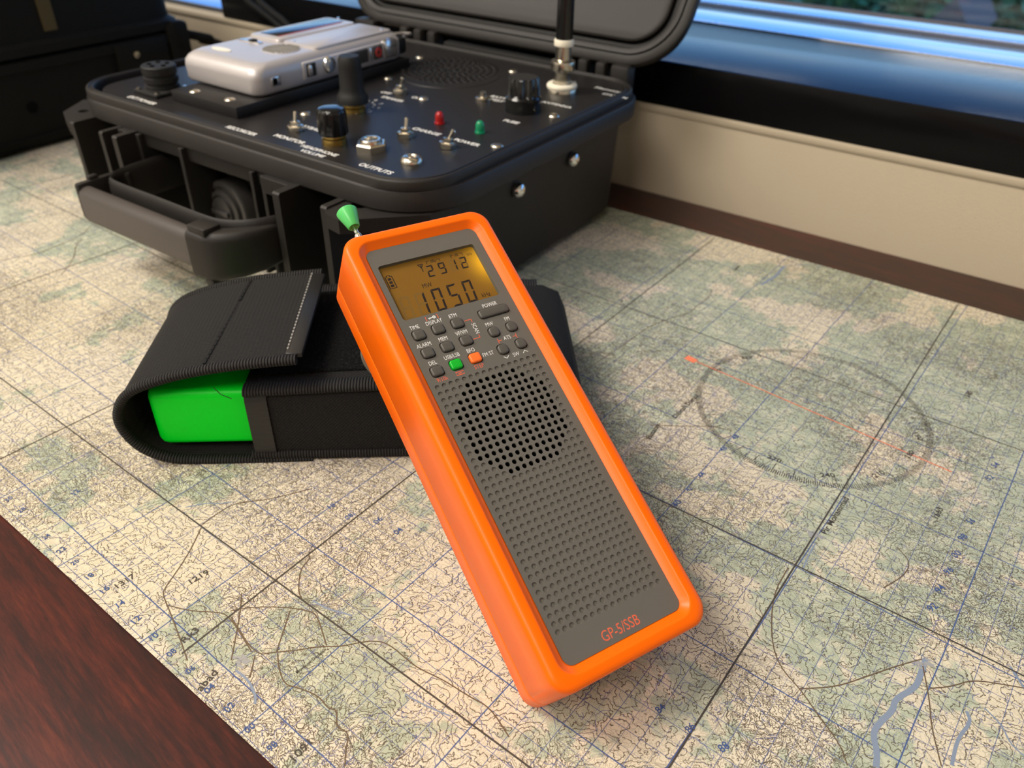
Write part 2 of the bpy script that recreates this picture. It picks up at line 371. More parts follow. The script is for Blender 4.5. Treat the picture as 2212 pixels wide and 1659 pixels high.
# bead just under the sill, sill, window frame rails
slab('trim_1', M_beige, X0 - .1, X1, YW - .0012, YW + .02, .0588, .0644, r=.0014)
struct(MB().box(-.7335, X1, .5435, .684, .0646, .0955, r=.0016).build('window_sill', M_sill, smooth=35))
struct(MB().box(X0, -.7345, .552, .684, .0625, .0700, r=.002).build('trim_2', M_frame, smooth=35))
fr = MB()
fr.box(X0 + .3, X1 - .3, .6842, .752, .0625, .0962, r=.0006); fr.box(X0 + .3, X1 - .3, .765, .812, .0625, .0970, r=.0006)
for xx in (X0 + .3, -.02 + 1.2, X1 - .34): fr.box(xx, xx + .04, .82, .86, .098, WH)
fr.box(X0 + .3, X1 - .3, .815, .86, WH - .05, WH)
fo = struct(fr.build('window_1', M_frame, smooth=35))
se = MB().box(X0 + .3, X1 - .3, .753, .764, .0625, .0966, r=.001); se.box(X0 + .3, X1 - .3, .812, .816, .0625, .0976, r=.001)
se.build('seal', M_rubseal, fo)
MB().box(X0 + .3, X1 - .3, .818, .824, .0625, WH - .02).build('pane', M_glass, fo, 0)
# ceiling luminaires
for i, (lx, ly) in enumerate(((-1.35, -.55), (-.05, -1.5), (-2.1, -2.2))):
    k = MB().box(lx - .63, lx + .63, ly - .33, ly - .30, 1.935, ZC); k.box(lx - .63, lx + .63, ly + .30, ly + .33, 1.935, ZC); k.box(lx - .63, lx - .60, ly - .3, ly + .3, 1.935, ZC); k.box(lx + .60, lx + .63, ly - .3, ly + .3, 1.935, ZC)
    k.thing('ceiling_lamp', M_white, ['recessed ceiling lamp above the left end of the desk', 'recessed ceiling lamp straight behind the middle of the desk', 'recessed ceiling lamp at the far rear left of the room'][i], 'lamp', 'ceiling lamps', 0)

# desk
dk = empty('desk', (-.1, .1, ZF), 'dark reddish mahogany desk carrying the map and the cases', 'desk')
MB((-.1, .1, ZF)).box(-1.75, 1.3, -.42, .5435, -.032, 0, r=.003).build('desktop', M_wood, dk)
for nm, b in (('side_panel', (-1.70, -1.66)), ('side_panel', (1.21, 1.25))):
    MB((-.1, .1, ZF)).box(b[0], b[1], -.36, .52, ZF, -.032).build(nm, M_wood, dk, 0)
MB((-.1, .1, ZF)).box(-1.66, 1.21, .40, .42, -.55, -.032).build('modesty_panel', M_wood, dk, 0)

# outside
struct(MB().box(-60, 60, .95, 90, -6.2, -6.0).build('ground', M_grass, smooth=0))
def tree(name, label, loc, R, H, n, leaf, trunk_r, lean=(0, 0)):
    rt = empty(name, loc, label, 'tree', group='trees outside the window')
    k = MB()
    for i in range(n):
        while True:
            p = Vector((random.uniform(-1, 1), random.uniform(-1, 1), random.uniform(-1, 1)))
            if .25 < p.length < 1: break
        p = Vector((p.x * R, p.y * R, H + p.z * R * .8)); a = Matrix.Rotation(random.uniform(0, 6.3), 4, Vector((random.uniform(-1, 1), random.uniform(-1, 1), random.uniform(-1, 1))).normalized())
        sz = leaf * random.uniform(.6, 1.4); k.add([(-sz, 0, 0), (0, -sz * .5, .1 * sz), (sz, 0, 0), (0, sz * .5, .1 * sz)], [[0, 1, 2, 3]], TM(*p) @ a)
    k.build('crown', M_leaf, rt, 0)
    MB().tube([(0, 0, 0), (lean[0] * .4, lean[1] * .4, H * .5), (lean[0], lean[1], H * 1.05)], [trunk_r, trunk_r * .8, trunk_r * .4], 10).build('trunk', M_tree_bark, rt)
tree('garden_tree', 'leafy green tree outside the window, nearest the case lid', (-4.3, 8.6, -6), 1.6, 4.7, 3600, .12, .16)
tree('garden_tree', 'leafy green tree outside the window, behind the brown roof', (-1.55, 9.4, -6), 1.15, 4.75, 3000, .10, .14, (.2, 0))
tree('garden_tree', 'leafy green tree at the right end of the window view', (1.15, 8.4, -6), 1.35, 4.75, 3200, .10, .13, (-.4, 0))
h = empty('neighbouring_roof', (-1.2, 7.4, -6), 'brown pitched roof seen below between the trees', 'house')
rb = MB((-1.2, 7.4, -6)).add([(-1.15, 6.9, -1.02), (-.95, 6.9, -.74), (-.75, 6.9, -1.02), (-1.15, 8.0, -1.02), (-.95, 8.0, -.74), (-.75, 8.0, -1.02)], [[0, 1, 2], [3, 5, 4], [0, 3, 4, 1], [1, 4, 5, 2], [0, 2, 5, 3]])
rb.build('roof', M_roof, h, 0); MB((-1.2, 7.4, -6)).box(-1.1, -.80, 6.95, 7.95, -6, -1.02).build('house_wall', M_beige, h, 0)
# ------------------------------------------------------------------ map sheet
MD = json.loads(r'''{"roads":[[[-0.1838,0.0946],[-0.1797,0.0996],[-0.1699,0.1067],[-0.1605,0.1111],[-0.1569,0.1107],[-0.1456,0.104]],[[-0.1816,0.0929],[-0.1624,0.0873],[-0.1579,0.0921],[-0.1531,0.0961],[-0.1475,0.1023],[-0.1414,0.1064],[-0.1352,0.114],[-0.1292,0.117],[-0.117,0.1154],[-0.1124,0.1157],[-0.1042,0.1169],[-0.0939,0.117],[-0.0865,0.1179],[-0.0757,0.1132]],[[-0.1568,0.0922],[-0.1516,0.0882],[-0.1457,0.0855],[-0.1416,0.0873],[-0.1337,0.0891],[-0.1282,0.0876],[-0.1253,0.0891],[-0.1219,0.0847],[-0.1169,0.0857],[-0.1138,0.0809],[-0.1104,0.0772]],[[-0.1668,0.1069],[-0.1575,0.0923]],[[-0.1624,0.0873],[-0.1571,0.0807]],[[-0.2263,0.1143],[-0.2207,0.106],[-0.217,0.0993],[-0.2146,0.0942],[-0.2112,0.0864],[-0.2087,0.0846],[-0.1999,0.0814],[-0.1872,0.0763],[-0.1792,0.0729]],[[-0.2046,0.0828],[-0.1947,0.0865],[-0.1876,0.0913],[-0.1829,0.093],[-0.1645,0.0876]],[[-0.2274,0.1152],[-0.2277,0.1246],[-0.2264,0.1318],[-0.2184,0.1394],[-0.2132,0.147],[-0.2075,0.1558]],[[-0.1817,0.1294],[-0.1791,0.1282],[-0.1784,0.1225],[-0.1716,0.115],[-0.167,0.1126]],[[-0.1869,0.1018],[-0.1817,0.0972],[-0.1727,0.0874],[-0.1673,0.0814]],[[-0.0286,0.2312],[-0.0288,0.215],[-0.0224,0.1958],[-0.0162,0.1869],[-0.0078,0.1827],[0.0004,0.1766],[0.009,0.1708],[0.0126,0.1655]],[[-0.0078,0.1827],[0.0017,0.1902],[0.0089,0.2001],[0.0159,0.2099],[0.0223,0.2178]],[[0.0234,0.2153],[0.0281,0.2031],[0.0305,0.1939],[0.036,0.1817]],[[0.0029,0.2668],[0.0092,0.2616],[0.0086,0.253],[0.0038,0.2424]],[[-0.1125,0.2791],[-0.1002,0.2865],[-0.0872,0.2961],[-0.0785,0.2977]],[[0.0272,0.2077],[0.033,0.2127],[0.0381,0.2195],[0.0477,0.224],[0.0531,0.2263]],[[-0.5216,0.249],[-0.5117,0.2373],[-0.5103,0.2165],[-0.5088,0.2054],[-0.52,0.1868]],[[-0.4702,0.1983],[-0.4854,0.2162],[-0.503,0.2274],[-0.5062,0.234]],[[-0.1416,0.4221],[-0.1394,0.4093],[-0.1413,0.397],[-0.1402,0.3887],[-0.1469,0.3749],[-0.1537,0.357],[-0.1548,0.332],[-0.1606,0.2957]]],"rivers":[[7,[[0.0238,0.2188],[0.0235,0.2098],[0.0235,0.2051],[0.019,0.1966],[0.0195,0.1925],[0.0166,0.1853],[0.0157,0.1805],[0.0191,0.1754],[0.0199,0.1702]]],[4,[[0.0384,0.206],[0.0405,0.2024],[0.0384,0.1946],[0.0385,0.1835]]],[7,[[-0.1202,0.4464],[-0.1168,0.4627],[-0.1171,0.4732],[-0.1173,0.4794]]],[2,[[-0.1173,0.4794],[-0.1126,0.4838],[-0.1042,0.492]]],[3,[[-0.1631,0.0799],[-0.1571,0.0796],[-0.1511,0.0777],[-0.148,0.0755]]],[2.5,[[-0.1636,0.1147],[-0.1564,0.1151],[-0.1505,0.1173],[-0.1471,0.1177]]],[2,[[-0.1116,0.106],[-0.1069,0.1061],[-0.101,0.1065],[-0.0948,0.1078]]],[2,[[-0.024,0.2496],[-0.0244,0.2405],[-0.0241,0.2334]]],[3,[[0.0476,0.2327],[0.0514,0.2274],[0.0532,0.2256]]],[2,[[0.0431,0.2108],[0.0491,0.2072],[0.0523,0.2018],[0.0564,0.2]]],[2,[[-0.241,0.1176],[-0.2356,0.1252],[-0.2333,0.1259],[-0.2284,0.1308]]]],"towns":[[-0.1655,0.0829],[-0.1331,0.1168],[-0.0263,0.2547],[0.0225,0.2171],[-0.3729,0.1514],[-0.1058,0.2872]],"text":[["Pir Mohammad",[-0.023,0.2572],[-0.0216,0.2841],"k"],["Rk3",[-0.1868,0.0765],[-0.187,0.0854],"k"],["abad",[-0.1669,0.0679],[-0.1683,0.0766],"k"],["1663",[0.0117,0.2934],[0.0123,0.3018],"k"],["1580",[0.0061,0.392],[0.0073,0.401],"k"],["1091",[-0.1248,0.0696],[-0.1246,0.0791],"k"],["270",[-0.0584,0.2899],[-0.0522,0.2901],"k"],["240",[-0.0351,0.2914],[-0.0296,0.2954],"k"],["210",[-0.0158,0.3048],[-0.0129,0.3104],"k"],["180",[-0.0068,0.3275],[-0.0059,0.3333],"k"],["1317",[-0.2263,0.0772],[-0.2258,0.0844],"k"],["1219",[-0.2064,0.0942],[-0.2052,0.1015],"k"],["Zabade",[-0.1409,0.4536],[-0.141,0.4625],"k"],["Batalay",[-0.1078,0.2701],[-0.1088,0.2826],"k"],["Dahrah Damoi",[-0.105,0.2911],[-0.1036,0.3142],"k"],["Mowzuya Dayudah",[-0.146,0.0907],[-0.1448,0.1027],"k"],["10",[-0.1964,0.0707],[-0.1963,0.0735],"b"],["08",[-0.1859,0.0701],[-0.186,0.0731],"b"],["06",[-0.1753,0.0699],[-0.1751,0.0726],"b"],["04",[-0.1645,0.0688],[-0.1645,0.0721],"b"],["02",[-0.1537,0.0682],[-0.1541,0.0715],"b"],["00",[-0.1433,0.0673],[-0.1429,0.0705],"b"],["98",[-0.1329,0.0674],[-0.1327,0.0704],"b"],["12",[-0.2073,0.0713],[-0.2076,0.0744],"b"],["14",[-0.2181,0.0723],[-0.2178,0.075],"b"],["16",[-0.2283,0.0726],[-0.2284,0.0756],"b"],["18",[-0.2385,0.0731],[-0.2386,0.0758],"b"],["20",[-0.2491,0.0737],[-0.2492,0.0764],"b"],["22",[-0.2589,0.0739],[-0.2593,0.0771],"b"],["24",[-0.2702,0.0745],[-0.2705,0.0773],"b"],["28",[-0.2921,0.0766],[-0.2926,0.0795],"b"],["30",[-0.3026,0.0769],[-0.3031,0.0798],"b"],["12",[-0.2846,0.0953],[-0.2854,0.0982],"b"],["46",[-0.0771,0.2813],[-0.0762,0.2849],"b"],["44",[-0.0776,0.2592],[-0.0772,0.2628],"b"],["42",[-0.0784,0.248],[-0.0778,0.251],"b"],["40",[-0.0788,0.2363],[-0.0781,0.2406],"b"],["98",[0.0224,0.2861],[0.0241,0.2907],"b"],["00",[0.022,0.2747],[0.0237,0.2792],"b"],["96",[0.0213,0.2637],[0.0227,0.2678],"b"],["94",[0.0206,0.2522],[0.0218,0.2565],"b"],["92",[0.0199,0.2415],[0.0216,0.2456],"b"],["88",[-0.0209,0.1475],[-0.0197,0.1507],"b"],["86",[-0.0316,0.1473],[-0.031,0.1505],"b"],["84",[-0.0424,0.1478],[-0.0415,0.1509],"b"],["48",[-0.076,0.2926],[-0.075,0.2963],"b"],["54",[0.0258,0.3434],[0.0276,0.3476],"b"],["52",[0.0251,0.3325],[0.0268,0.3365],"b"],["56",[0.0234,0.2984],[0.0248,0.3017],"b"],["08",[-0.1832,0.1512],[-0.1829,0.1545],"b"],["06",[-0.1721,0.1562],[-0.1719,0.1598],"b"],["10",[-0.1934,0.1517],[-0.1928,0.1544],"b"],["04",[-0.1616,0.1566],[-0.1614,0.1601],"b"]]}''')
def map_z(x, y): return .0009 + .0004 * sin(x * 23 + 1.3) * sin(y * 31 + .4)
mp = MB()
xs = [-1.15 + .0125 * i for i in range(121)]; NY = 36
vs = []; fs = []
for x in xs:
    ya = .0718 - .040 * (x + .298); yb = .4945 - .012 * max(0, x + .02)
    for j in range(NY + 1):
        y = ya + (yb - ya) * j / NY; vs.append((x, y, map_z(x, y)))
n = NY + 1
for i in range(len(xs) - 1):
    for j in range(NY): fs.append([i * n + j, (i + 1) * n + j, (i + 1) * n + j + 1, i * n + j + 1])
mp.add(vs, fs)
def mline(p, w, mi, lift=.00012):
    q = []
    for a, b in zip(p[:-1], p[1:]):
        k = max(1, int(math.dist(a, b) / .006)); q += [(a[0] + (b[0] - a[0]) * i / k, a[1] + (b[1] - a[1]) * i / k) for i in range(k)]
    q.append(p[-1]); b0 = len(mp.v); mp.ribbon(q, w, 0, mi=mi)
    for v in mp.v[b0:]: v.z = map_z(v.x, v.y) + lift
def smooth_line(p, it=2):
    for _ in range(it):
        q = [p[0]]
        for a, b in zip(p[:-1], p[1:]): q += [[a[0] * .75 + b[0] * .25, a[1] * .75 + b[1] * .25], [a[0] * .25 + b[0] * .75, a[1] * .25 + b[1] * .75]]
        q.append(p[-1]); p = q
    return p
def jitter(p, s): return [[a[0] + random.uniform(-s, s), a[1] + random.uniform(-s, s)] for a in p]
# lat-long graticule
for yc in (.1149, .2337, .3682):
    x0, x1 = -1.1, .34; xm = {.1149: -.2293, .2337: -.0163, .3682: -.0936}[yc]; s = -.036
    mline([(x0, yc + s * (x0 - xm)), (x1, yc + s * (x1 - xm))], .00062 if yc < .3 else .0005, 1)
for xc, ym, s in ((-.3289, .1181, .066), (-.1813, .1273, .030), (-.025, .2765, .043), (.128, .29, .03), (-.478, .2, .07), (-.63, .2, .08)):
    mline([(xc + s * (.0735 - ym), .0735), (xc + s * (.492 - ym), .492)], .00062, 1)
for r in MD['roads']: mline(smooth_line(r), .00042, 2, .00010)
for wd, r in MD['rivers']: mline(smooth_line(jitter(r, .0004)), .00027 * wd, 3, .00008)
for p in MD['towns']:
    for i in range(9):
        dx, dy = random.gauss(0, .0022), random.gauss(0, .0014); mline([(p[0] + dx, p[1] + dy), (p[0] + dx + random.uniform(.0008, .003), p[1] + dy + random.uniform(-.001, .001))], random.uniform(.0006, .0014), 4, .00009)
# orange pencil line and magnetic compass rose
mline([(-.12, .342), (-.0502, .3350), (.0116, .3286)], .0006, 5, .00016)
mline([(-.1225, .3424), (-.1165, .3414)], .0042, 5, .00017)
cx, cy, R0 = -.0536, .3354, .0550
for i in range(360):
    a = radians(i); L = .0042 if i % 10 else .0075
    L = L if i % 5 == 0 else .0030
    mline([(cx + R0 * cos(a), cy + R0 * sin(a)), (cx + (R0 - L) * cos(a), cy + (R0 - L) * sin(a))], .00030, 1, .00013)
def mtext(st, p0, p1, mi, hgt=None):
    k = MB(); k.text(st, 1.0, Matrix.Identity(4), align='LEFT', bold=.012)
    x0 = min(v.x for v in k.v); x1 = max(v.x for v in k.v); Lr = math.dist(p0, p1); sx = Lr / (x1 - x0)
    sx = min(sx, .0044); sy = min(sx, .0036) ; a = math.atan2(p1[1] - p0[1], p1[0] - p0[0])
    M = TM(p0[0], p0[1], 0) @ Matrix.Rotation(a, 4, 'Z') @ Matrix.Diagonal((sx, sy, 1, 1)) @ TM(-x0, 0, 0)
    b0 = len(mp.v); mp.add(k.v, k.f, M, mi)
    for v in mp.v[b0:]: v.z = map_z(v.x, v.y) + .00018
for st, p0, p1, kk in MD['text']: mtext(st, p0, p1, 1 if kk == 'k' else 6)
mtext('330', (-.0985, .3590), (-.0930, .3650), 1); mtext('150', (-.0085, .3080 + .04), (-.004, .3035 + .04), 1); mtext('0', (-.1045, .3420), (-.1015, .3395), 1)
mp.thing('map_sheet', [M_map, M_inkk, M_inkg, M_inkv, M_inkt, M_inkr, M_inkb], 'large cream and green topographic map spread over the desk under everything', 'map', smooth=60)

# ------------------------------------------------------------------ handheld radio
U = Vector((0.40621698, 0.91377551, 0.00144303)); V = Vector((-0.79862571, 0.35425907, 0.48651566)); N = Vector((0.44405489, -0.19878336, 0.87367067))
RO = Vector((-0.0553258, 0.14514848, 0.03018371 + .0016))
Mr = Matrix((U, V, N)).transposed().to_4x4(); base = RO - V * .007 - N * .0306; Mr.translation = base
rad = empty('handheld_radio', None, 'orange rubber-clad handheld radio with amber display leaning on the black pouch', 'radio', Mr)
OR = (0, -.007, -.0306)     # part coordinates: face origin shifted to the base
def R_(): return MB(OR)
W2, H0, H1 = .0218, 0.0, .1539
OX, OY0, OY1 = .0290, -.0070, .1609
def ol(i, z, r): return rrect(-OX + i, OX - i, OY0 + i, OY1 - i, r, 8, z)
def il(i, z, r=.0030): return rrect(-W2 + i, W2 - i, H0 + i, H1 - i, r, 8, z)
sk = R_()
sk.loft([ol(.0022, -.0306, .0045), ol(.0008, -.0302, .0055), ol(.0001, -.0290, .0060), ol(0, -.0215, .0062), ol(0, -.0210, .0062), ol(.00030, -.0207, .0062), ol(.0000, -.0204, .0062), ol(.0001, -.0010, .0065),
         ol(.0002, .0004, .0065), ol(.0006, .0013, .0064), ol(.0012, .00175, .0062), ol(.0022, .0020, .006), il(-.0033, .0021, .0060), il(-.0029, .00205, .0057), il(-.0025, .0017, .0053), il(-.0010, .0002, .0040), il(-.0004, -.0001, .0034), il(0, -.0004, .0030), il(0, -.0040, .003)], True, False)
sk.build('rubber_skin', M_orange, rad, 50)
fp = R_()
LC = rrect(-.0197, .0186, .1236, .1471, .0012, 5)
PX = .002534; GX0 = -.0194 - PX / 2; NCOL, NROW = 16, 35; PYR = (.0964 - .0101) / 34; GY1 = .0964 + PYR / 2; GX1 = GX0 + NCOL * PX; GY0 = GY1 - NROW * PYR
keys = {}
for nm, u, v, kw, kh, rr in (('TIME', -17.05, 116.8, 4.2, 3.6, .9), ('DISPLAY', -9.65, 116.95, 4.2, 3.6, .9), ('ETM', -2.2, 117.05, 4.2, 3.6, .9), ('ALARM', -17.0, 109.4, 4.2, 3.6, .9), ('MEM', -9.7, 109.6, 4.2, 3.6, .9), ('VF', -2.2, 109.8, 4.2, 3.6, .9),
        ('DEL', -17.0, 102.0, 4.2, 3.6, .9), ('USB', -9.7, 102.3, 4.2, 3.6, .9), ('BFO', -2.2, 102.5, 4.2, 3.6, .9), ('MW', 8.9, 109.9, 3.7, 3.7, 1.25), ('FM', 16.1, 109.9, 3.7, 3.7, 1.25), ('DOWN', 8.8, 102.5, 3.7, 3.7, 1.25), ('UP', 16.2, 102.6, 3.7, 3.7, 1.25), ('POWER', 12.6, 117.7, 11.6, 3.3, .9)):
    keys[nm] = tuple(k / 1000 for k in (u, v, kw, kh, rr))
def krect(k, g, z=0): u, v, kw, kh, rr = k; return rrect(u - kw / 2 - g, u + kw / 2 + g, v - kh / 2 - g, v + kh / 2 + g, rr + g, 4, z)
holes = [LC, [(GX0, GY0), (GX1, GY0), (GX1, GY1), (GX0, GY1)]] + [krect(k, .00032) for k in keys.values()]
fp.bm(planar_holes(rrect(-W2 - .0001, W2 + .0001, H0 - .0001, H1 + .0001, .003, 8), holes))
for k in keys.values(): fp.loft([krect(k, .00032, 0), krect(k, .00032, -.0012)], False, True, mi=1)
fp.loft([LC, [(p[0], p[1], -.0017) for p in LC]], mi=0)
NS = 14
for c in range(NCOL):
    for r in range(NROW):
        x0 = GX0 + c * PX; y0 = GY1 - (r + 1) * PYR; ccx = x0 + PX / 2; ccy = y0 + PYR / 2
        dark = math.hypot(ccx + .00045, ccy - .0774) < .0188
        sq = []; ring = []; ring2 = []; ring3 = []
        for i in range(16):
            a = 2 * pi * (i + .0) / 16; ca, sa = cos(a), sin(a); m = max(abs(ca), abs(sa))
            sq.append((ccx + ca / m * PX / 2, ccy + sa / m * PYR / 2, 0)); ring.append((ccx + .00088 * ca, ccy + .00088 * sa, 0)); ring2.append((ccx + .00080 * ca, ccy + .00080 * sa, -.00047))
            ring3.append((ccx + .00078 * ca, ccy + .00078 * sa, -.0022 if dark else -.00052))
        fp.loft([sq, ring, ring2], False, not dark)
        if dark: fp.loft([ring2, ring3], False, True, mi=2)
fp.build('faceplate', [M_face, M_well, M_hole], rad, 30)
for nm, k in keys.items():
    u, v, kw, kh, rr = k; b = R_(); i = .00045
    b.loft([krect(k, 0, -.0012), krect(k, 0, .0004), krect(k, -.00012, .0007), krect(k, -.0004, .00085), krect(k, -.0009, .00088)], False, True)
    o = b.build('key', M_greenbtn if nm == 'USB' else M_orangebtn if nm == 'BFO' else M_key, rad, 50)
    if nm in ('USB', 'BFO'): o['label'] = 'green key' if nm == 'USB' else 'orange key'
b = R_(); b.prism(rrect(-.0197, .0186, .1236, .1471, .0012, 5), -.0022, -.00165)
dsp = b.build('display', M_lcd, rad, 0)
dsp['label'] = 'backlit amber display'
# move the display mesh origin so its glow gradient is in face coordinates
for v_ in dsp.data.vertices: v_.co += Vector(OR)
dsp.location = (-OR[0], -OR[1], -OR[2])
SH = .10
def seg(b, ch, x0, y0, w, h, t, mi=0, z=-.0016):
    on = {'0': 'abcdef', '1': 'bc', '2': 'abged', '5': 'afgcd', '9': 'abcdfg', '8': 'abcdefg'}[ch]; g = t * .18
    P = {'a': ((0, h), (w, h), (w - t, h - t), (t, h - t)), 'd': ((0, 0), (w, 0), (w - t, t), (t, t)), 'g': ((t * .5, h / 2), (t, h / 2 + t / 2), (w - t, h / 2 + t / 2), (w - t * .5, h / 2), (w - t, h / 2 - t / 2), (t, h / 2 - t / 2)),
         'f': ((0, h - g), (t, h - t - g), (t, h / 2 + t / 2 + g), (0, h / 2 + g)), 'e': ((0, g), (t, t + g), (t, h / 2 - t / 2 - g), (0, h / 2 - g)), 'b': ((w, h - g), (w - t, h - t - g), (w - t, h / 2 + t / 2 + g), (w, h / 2 + g)), 'c': ((w, g), (w - t, t + g), (w - t, h / 2 - t / 2 - g), (w, h / 2 - g))}
    for s_ in on:
        pts = [(x0 + px + SH * py, y0 + py, z) for px, py in P[s_]]; b.add(pts, [list(range(len(pts)))], mi=mi)
lg = MB()
for x0, y0, w_, h_, t_ in ((-2.83, 138.65, 2.6, 4.9, .5), (1.9, 138.7, 2.6, 4.9, .5), (6.4, 138.75, 2.6, 4.9, .5), (10.75, 138.8, 2.6, 4.9, .5), (-18.2, 124.4, 3.75, 9.3, .75), (-12.3, 124.4, 3.75, 9.3, .75)):
    seg(lg, '8', *(k / 1000 for k in (x0, y0, w_, h_, t_)), z=-.00163)
lg.build('unlit_segment_layer', M_ghost, dsp, 0)
lcd = MB()
for ch, x0 in (('2', -2.83), ('9', 1.9), ('1', 6.4), ('2', 10.75)): seg(lcd, ch, x0 / 1000, .13868, .0026, .0049, .00058)
for ch, x0 in (('1', -12.3), ('0', -5.85), ('5', .40), ('0', 6.5)): seg(lcd, ch, x0 / 1000, .12442, .00375, .0093, .00082)
def ftext(b, st, u, v, size, mi=0, z=-.0016, sx=.82, rot=0, bold=.0): b.text(st, size, TM(u / 1000, v / 1000, z) @ RZ(rot), mi, sx=sx, bold=bold)
ftext(lcd, 'MW', -5.1, 135.7, .0028, sx=.75); ftext(lcd, 'kHz', 14.1, 125.9, .0027, sx=.8); ftext(lcd, 'dB\u00b5', 1.5, 145.0, .0018); ftext(lcd, 'dB', 11.0, 145.1, .0018); ftext(lcd, 'S/N', 16.0, 144.0, .0016)
for (xa, ya, d) in ((-1.4, 144.7, 1), (3.9, 144.7, -1), (8.6, 144.8, 1), (13.3, 144.8, -1)):
    xa /= 1000; ya /= 1000
    lcd.box(xa, xa + d * .0010 if d > 0 else xa + .0002, ya + .0005, ya + .0007, -.0016, -.00159) if d > 0 else lcd.box(xa - .0010, xa + .0002, ya + .0005, ya + .0007, -.0016, -.00159)
    lcd.box(xa, xa + .0002, ya - .0005, ya + .0007, -.0016, -.00159)
for a_, b_ in (((-4.9, 144.8), (-3.9, 143.3)), ((-2.9, 144.8), (-3.9, 143.3)), ((-3.9, 144.8), (-3.95, 141.6)), ((-4.9, 144.8), (-2.9, 144.8))):
    p, q = Vector((a_[0] / 1000, a_[1] / 1000, 0)), Vector((b_[0] / 1000, b_[1] / 1000, 0)); lcd.ribbon([p, q], .00032, -.0016)
for k in range(3): lcd.box(-.0182 + .0006, -.0182 + .0018, .1386 + k * .0014, .1396 + k * .0014, -.0016, -.00159)
for bx in ((-18.4, -18.1, 138, 143), (-15.9, -15.6, 138, 143), (-18.4, -15.6, 137.9, 138.1), (-18.4, -17.7, 142.9, 143.1), (-16.3, -15.6, 142.9, 143.1), (-17.7, -17.4, 142.9, 143.6), (-16.6, -16.3, 142.9, 143.6), (-17.7, -16.3, 143.4, 143.6)):
    lcd.box(*(k / 1000 for k in bx), -.0016, -.00159)
lcd.build('lit_segment_layer', M_seg, dsp, 0)
pn = MB(); pn.loft([rrect(-.0196, .0185, .1237, .1470, .0011, 5, -.0014), rrect(-.0196, .0185, .1237, .1470, .0011, 5, -.0001), rrect(-.0193, .0182, .1240, .1467, .0009, 5, .00015)], True, True)
pn.build('display_window', M_pane, dsp, 30)
Z = .00004
def word(st, u, v, s, m_, sx, rot=0, bold=.0):
    b = R_(); ftext(b, st, u, v, s, 0, Z, sx, rot, bold); b.build('printed_word', m_, rad, 0)
for st, u, v, s in (('TIME', -17.3, 120.1, 2.15), ('DISPLAY', -9.9, 120.1, 2.15), ('ETM', -2.4, 120.4, 2.15), ('ALARM', -17.0, 112.7, 2.15), ('MEM', -9.7, 112.9, 2.15), ('VF/VM', -2.4, 113.2, 2.15), ('DEL', -17.1, 105.4, 2.15), ('USB/LSB', -9.7, 105.7, 2.15), ('BFO', -2.4, 105.7, 2.15), ('FM ST', 2.9, 102.5, 2.15),
        ('MW', 8.7, 113.3, 2.15), ('FM', 16.0, 113.4, 2.15), ('POWER', 12.5, 120.7, 2.15), ('ATS', 12.5, 106.3, 2.15), ('SW', 12.5, 99.2, 2.15)): word(st, u, v, s / 1000, M_label, .78)
word('SCAN', 3.15, 113.3, .00215, M_label, .78, -90)
lt = R_()
for pts in (((7.7, 99.7), (8.7, 98.8), (9.7, 99.7)), ((15.2, 98.8), (16.2, 99.7), (17.2, 98.8))): lt.ribbon([(p[0] / 1000, p[1] / 1000) for p in pts], .00025, Z)
lt.lathe([(.00025, 0), (.00060, 0)], 12, TM(-.0090, .1220, Z), 0, False); lt.ribbon([(-.0096, .1220), (-.0112, .1220)], .00028, Z); lt.ribbon([(-.0109, .1220), (-.0109, .1215)], .00025, Z); lt.ribbon([(-.0103, .1220), (-.0103, .1216)], .00025, Z)
word('STEP', -2.3, 99.1, .0022, M_labelo, .82); word('9/10k', -16.5, 98.7, .0022, M_labelo, .82); word('GP-5/SSB', -.6, 2.9, .0046, M_labelo, .80)
def oline(*p, w=.00026): lt.ribbon([(a / 1000, b / 1000) for a, b in p], w, Z, mi=1)
oline((.5, 117.2), (3.3, 117.2)); oline((3.2, 117.3), (3.2, 115.9)); oline((.4, 109.5), (3.2, 109.5)); oline((3.15, 109.4), (3.15, 110.8)); oline((8.75, 106.0), (10.2, 106.0)); oline((8.75, 107.0), (8.75, 105.0)); oline((14.7, 106.1), (16.1, 106.1)); oline((16.1, 107.0), (16.1, 105.1))
oline((-11.8, 121.3), (-12.2, 121.3)); oline((-12.1, 121.2), (-12.1, 122.8)); oline((-11.8, 122.7), (-12.2, 122.7)); oline((-7.9, 121.3), (-7.5, 121.3)); oline((-7.6, 121.2), (-7.6, 122.8)); oline((-7.9, 122.7), (-7.5, 122.7))
for q in (((-11.1, 98.3), (-8.4, 98.3)), ((-11.1, 99.5), (-8.4, 99.5)), ((-11.1, 98.2), (-11.1, 98.7)), ((-11.1, 99.1), (-11.1, 99.6)), ((-8.4, 98.2), (-8.4, 98.6)), ((-8.4, 99.2), (-8.4, 99.6)), ((-10.4, 98.9), (-9.2, 98.9))): oline(*q, w=.0003)
lt.build('printed_symbols', [M_label, M_labelo], rad, 0)
an = R_(); Ma = Matrix(((1, 0, 0, -.0147), (0, 0, 1, .158), (0, 1, 0, -.0160), (0, 0, 0, 1)))
an.lathe([(.0016, 0), (.0016, .0145), (.0012, .0155), (.0010, .0158), (.0010, .0215)], 16, Ma); an.build('antenna_rod', M_chrome, rad)
tp = R_(); tp.lathe([(.0010, .0195), (.0021, .0188), (.0024, .0192), (.0041, .0258), (.00415, .0264), (.0038, .0268), (.0, .0269)], 28, Ma, cap=False); tp.build('antenna_tip', M_greentip, rad, 40)
